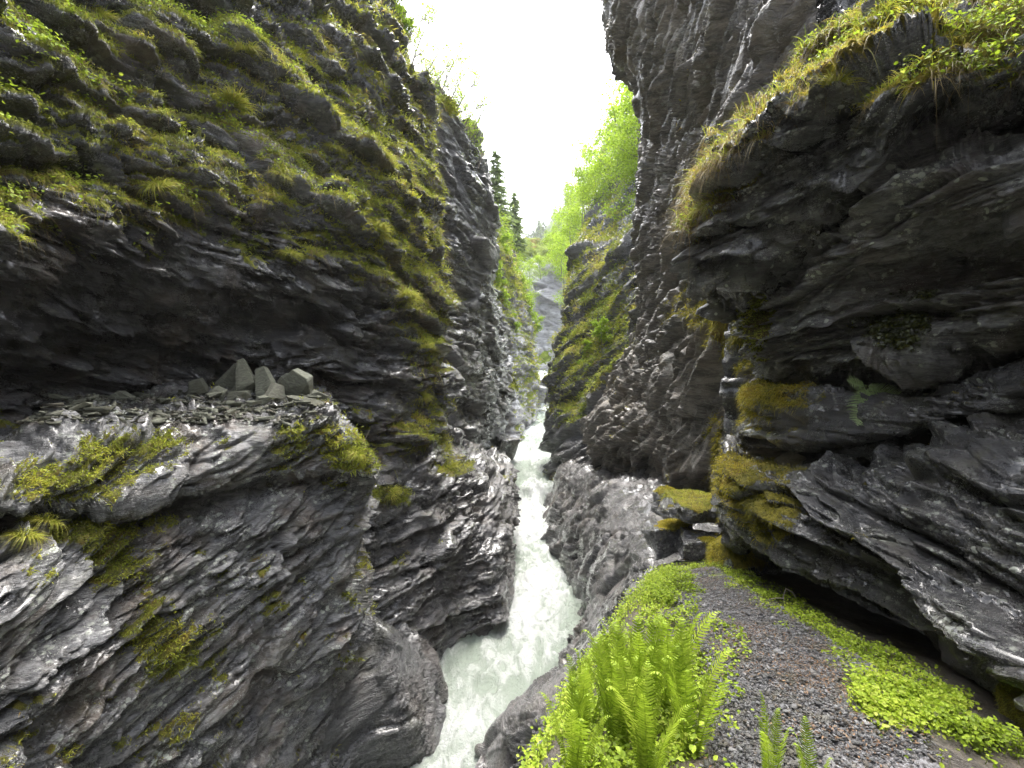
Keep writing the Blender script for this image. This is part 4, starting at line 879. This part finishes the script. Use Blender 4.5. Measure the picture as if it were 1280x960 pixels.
for i, (px, py, d, h, v, lb) in enumerate([
    (800, 190, 46, 8, 2, 'tree behind the tallest tree, half hidden by the right cliff'),
    (770, 215, 50, 7.5, 0, 'tree filling the slope under the tallest tree'),
    (790, 270, 40, 6, 3, 'leafy tree on the slope close to the right cliff edge'),
    (750, 270, 50, 6, 1, 'tree in the middle of the green slope above the buttress'),
    (730, 275, 62, 7, 2, 'tree on the green slope left of the slope middle'),
    (700, 305, 85, 5.5, 3, 'tree at the foot of the far conifer hill'),
    (722, 350, 56, 5, 2, 'tree clinging beside the dark tip of the mossy buttress'),
    (705, 360, 70, 7, 0, 'tree above the right edge of the pale end cliff')]):
    tree('deciduous_tree', BL[v], P(px, py, d), h/8, lb, rz=i*1.7+.5, group='green trees at the gorge bend')
# ------------------------------------------------------------------ boulders
def boulder(px, py, d, dims, label, m, seed, rot=0., rough=.12):
    me = stone_mesh('boulder', dims, seed, m, 6, rough); at = me.attributes.new('moss', 'FLOAT', 'POINT')
    o = link('boulder', me, None, P(px, py, d), label=label, category='boulder'); o.location.z -= dims[2]*.5; o.rotation_euler = (0, 0, rot); return o
boulder(672, 492, 57, (3, 3, 2.4), 'dark boulder splitting the rapids at the far end of the river', M_far, 5)
boulder(680, 482, 62, (2.5, 2, 1.8), 'boulder at the head of the rapids', M_far, 6)
boulder(660, 498, 54, (2.2, 2, 1.6), 'low boulder at the foot of the rapids, left side', M_far, 7)

def mossy(name, px, py, d, dims, label, seed, rot=(0, 0, 0), m=None, thr=.2, n=2500, fm=None, cat='boulder'):
    """a separate block with a cap of moss of its own"""
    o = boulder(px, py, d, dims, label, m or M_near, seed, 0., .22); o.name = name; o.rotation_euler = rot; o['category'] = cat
    me = o.data; k = len(me.vertices); v = np.zeros(k*3, np.float32); me.vertices.foreach_get('co', v); v = v.reshape(-1, 3)
    nn = np.zeros(k*3, np.float32); me.vertices.foreach_get('normal', nn); nn = nn.reshape(-1, 3)
    mo = sm(.35, .6, nn[:, 2]*.6+.9*fbm(v*3.5+seed, 4, seed)+thr); me.attributes['moss'].data.foreach_set('value', mo.astype(np.float32))
    i = np.nonzero(mo > .5)[0]
    if len(i):
        # scatter over the faces that carry moss
        me.calc_loop_triangles(); tv = np.zeros(len(me.loop_triangles)*3, np.int32); me.loop_triangles.foreach_get('vertices', tv); tv = tv.reshape(-1, 3)
        tv = tv[mo[tv].mean(1) > .45]
        if len(tv) < 30: return o
        ar = np.linalg.norm(np.cross(v[tv[:, 1]]-v[tv[:, 0]], v[tv[:, 2]]-v[tv[:, 0]]), axis=1)
        tq = rng.choice(len(tv), n, p=ar/ar.sum()); w = rng.dirichlet((1, 1, 1), n); p = (v[tv[tq]]*w[..., None]).sum(1); q = nn[tv[tq, 0]]
        s_ = d*.006
        link('moss_cap', plant_mesh('moss_cap', [blades(p, q+rng.normal(size=p.shape)*.5+Z*.3, s_*U(.5, 1.6, n), s_*.16*np.ones(n), U(.4, 1.2, n), 2, np.clip(.45+.4*vn(p*3, 4)+rng.normal(size=n)*.15, 0, 1))], fm or M_mossor), o)
    return o
mossy('mossy_boulder', 868, 632, 8.0, (1.15, .9, .42), 'flat-topped block with yellow moss on top, under the right slab nose', 31, (.05, .1, .4), fm=M_moss)
mossy('mossy_boulder', 838, 668, 8.2, (.8, .7, .5), 'dark block below the flat-topped mossy block, at the river side', 32, (0, -.1, .2), thr=-.05)
mossy('mossy_boulder', 880, 682, 7.6, (.9, .8, .42), 'lower shadowed block supporting the flat-topped mossy block', 33, (0, .1, -.2), thr=-.15)
mossy('mossy_boulder', 838, 630, 9.5, (.7, .6, .55), 'mossy stone behind the flat-topped block, beside the grey cliff', 34, (0, 0, .7), thr=.3)
mossy('mossy_boulder', 925, 712, 6.6, (.9, .8, .85), 'rusty mossy hump beside the path end under the slab nose', 35, (0, .1, .3), thr=.45, n=5000)
mossy('moss_cushion', 1300, 905, 2.5, (.26, .3, .26), 'pale green moss cushion at the lower right corner', 36, (0, 0, 0), thr=.9, n=5000, fm=M_moss, cat='moss cushion')
for px, py, d, dm, lb, sd in [(712, 655, 23, (1.6, 1.8, 1.3), 'wet rounded rock jutting into the rapids from the right bank', 41), (735, 590, 27, (2.2, 2.4, 1.6), 'wet angular rock under the overhanging base of the right cliff', 42), (600, 592, 27, (1.6, 2.4, 1.7), 'angular wet rock on the left bank opposite the small fall', 43), (624, 556, 34, (2.2, 3, 2), 'dark wet rock on the left bank upstream of the small fall', 44)]:
    mossy('river_rock', px, py, d, dm, lb, sd, (0, .15, .6), m=M_wet, thr=-.6, cat='rock')

# ------------------------------------------------------------------ grass tufts on the shelves, twigs
def tuft_mesh(seed, n=420, ln=.34, wd=.012, droop=.9):
    r = np.random.default_rng(seed); a = r.uniform(0, 6.28, n); k = r.uniform(0, 1, n)**.5
    base = np.stack([np.cos(a)*k*.16, np.sin(a)*k*.16, .05*(1-k)], 1); out = np.stack([np.cos(a)*k*1.1, np.sin(a)*k*1.1, r.uniform(.35, 1.2, n)], 1)
    top = leaves(np.stack([r.normal(size=60)*.1, r.normal(size=60)*.1, r.uniform(.04, .18, 60)], 1), Z[None]+r.normal(size=(60, 3))*.4, .035*r.uniform(.6, 1.4, 60), .7, r.uniform(.3, .8, 60))
    return plant_mesh('grass_tuft', [blades(base, out, ln*r.uniform(.4, 1.2, n), np.full(n, wd), droop*r.uniform(.5, 1.5, n), 4, np.clip(.2+.35*r.random(n)+.4*k*r.random(n), 0, 1)), top], M_grass)
TF = [tuft_mesh(200+i) for i in range(4)]
for i, (key, px, py, sz, lb) in enumerate([
    ('upper', 200, 238, 1.5, 'broad drooping grass tuft on the lip above the left recess, left of centre'),
    ('upper', 352, 232, 1.3, 'rounded grass tuft on a knob of the upper left wall'),
    ('upper', 365, 322, 1.2, 'yellow-green grass tuft just above the heap of slabs'),
    ('upper', 292, 132, 1.9, 'brightest leafy tuft in the middle of the upper left wall'),
    ('upper', 310, 70, 1.8, 'long grassy tuft near the top of the upper left wall'),
    ('upper', 130, 20, 1.4, 'grass tuft at the top edge of the picture on the left wall'),
    ('upper', 420, 190, 1.7, 'grass tuft on the long diagonal shelf of the left wall'),
    ('upper', 475, 290, 1.9, 'grass tuft low on the outer part of the left wall'),
    ('upper', 510, 375, 1.9, 'shaggy tuft on the outer corner of the left wall'),
    ('upper', 530, 440, 1.8, 'mossy tuft low on the outer corner of the left wall'),
    ('upper', 530, 495, 1.7, 'pale tuft at the foot of the outer corner of the left wall'),
    ('upper', 65, 215, 1.0, 'small tuft at the left edge above the recess'),
    ('block', 448, 570, 1.2, 'dry grass tuft on the outer corner of the stony ledge rock'),
    ('block', 60, 655, 1.0, 'straw-coloured tuft at the left edge below the stony ledge'),
    ('block', 25, 668, .9, 'short straw-coloured tuft at the extreme left below the ledge'),
    ('mid', 567, 585, 1.6, 'mossy grass tuft capping the stepped outcrop by the river'),
    ('mid', 490, 618, 1.5, 'yellow-green tuft on the step below the ledge corner'),
    ('brow', 880, 262, 1.0, 'grass tuft hanging from the outer nose of the overhang'),
    ('brow', 955, 160, 1.1, 'long grass tuft in the middle of the overhang edge'),
    ('brow', 1040, 110, .9, 'bright grass tuft on the overhang edge nearer the viewer')]):
    p_, n_ = near(key, px, py, 16); o = link('grass_tuft', TF[i % 4], None, tuple(p_-n_*.03), label=lb, category='grass tuft', group='grass tufts on the rock shelves')
    o.scale = (sz*.62, sz*.62, sz*.62); o.rotation_euler = (n_[1]*-.5, n_[0]*.5, i*1.1)
def twig(px, py, d, pts, rad, label):
    o = link('dead_twig', plant_mesh('dead_twig', [tube(np.array(q, float), np.linspace(rad, rad*.5, len(q)), 6) for q in pts], M_twig), None, P(px, py, d), label=label, category='twig')
twig(978, 768, 4.6, [[(0, 0, -.1), (.02, 0, .08), (.01, .01, .17), (.04, .02, .24)], [(.01, .01, .15), (-.06, 0, .16), (-.13, .01, .14)], [(.04, .02, .24), (.10, .02, .21), (.14, .02, .15)]], .007, 'bare forked dead twig standing at the edge of the dark hollow')
twig(440, 565, 9.4, [[(0, 0, -.1), (.1, 0, .08), (.24, .02, .22), (.34, .02, .42)], [(.1, 0, .08), (.04, .02, .24)]], .012, 'thin bare sapling leaning out from the corner of the stony ledge')

print('SCRIPT', time.time()-T0)
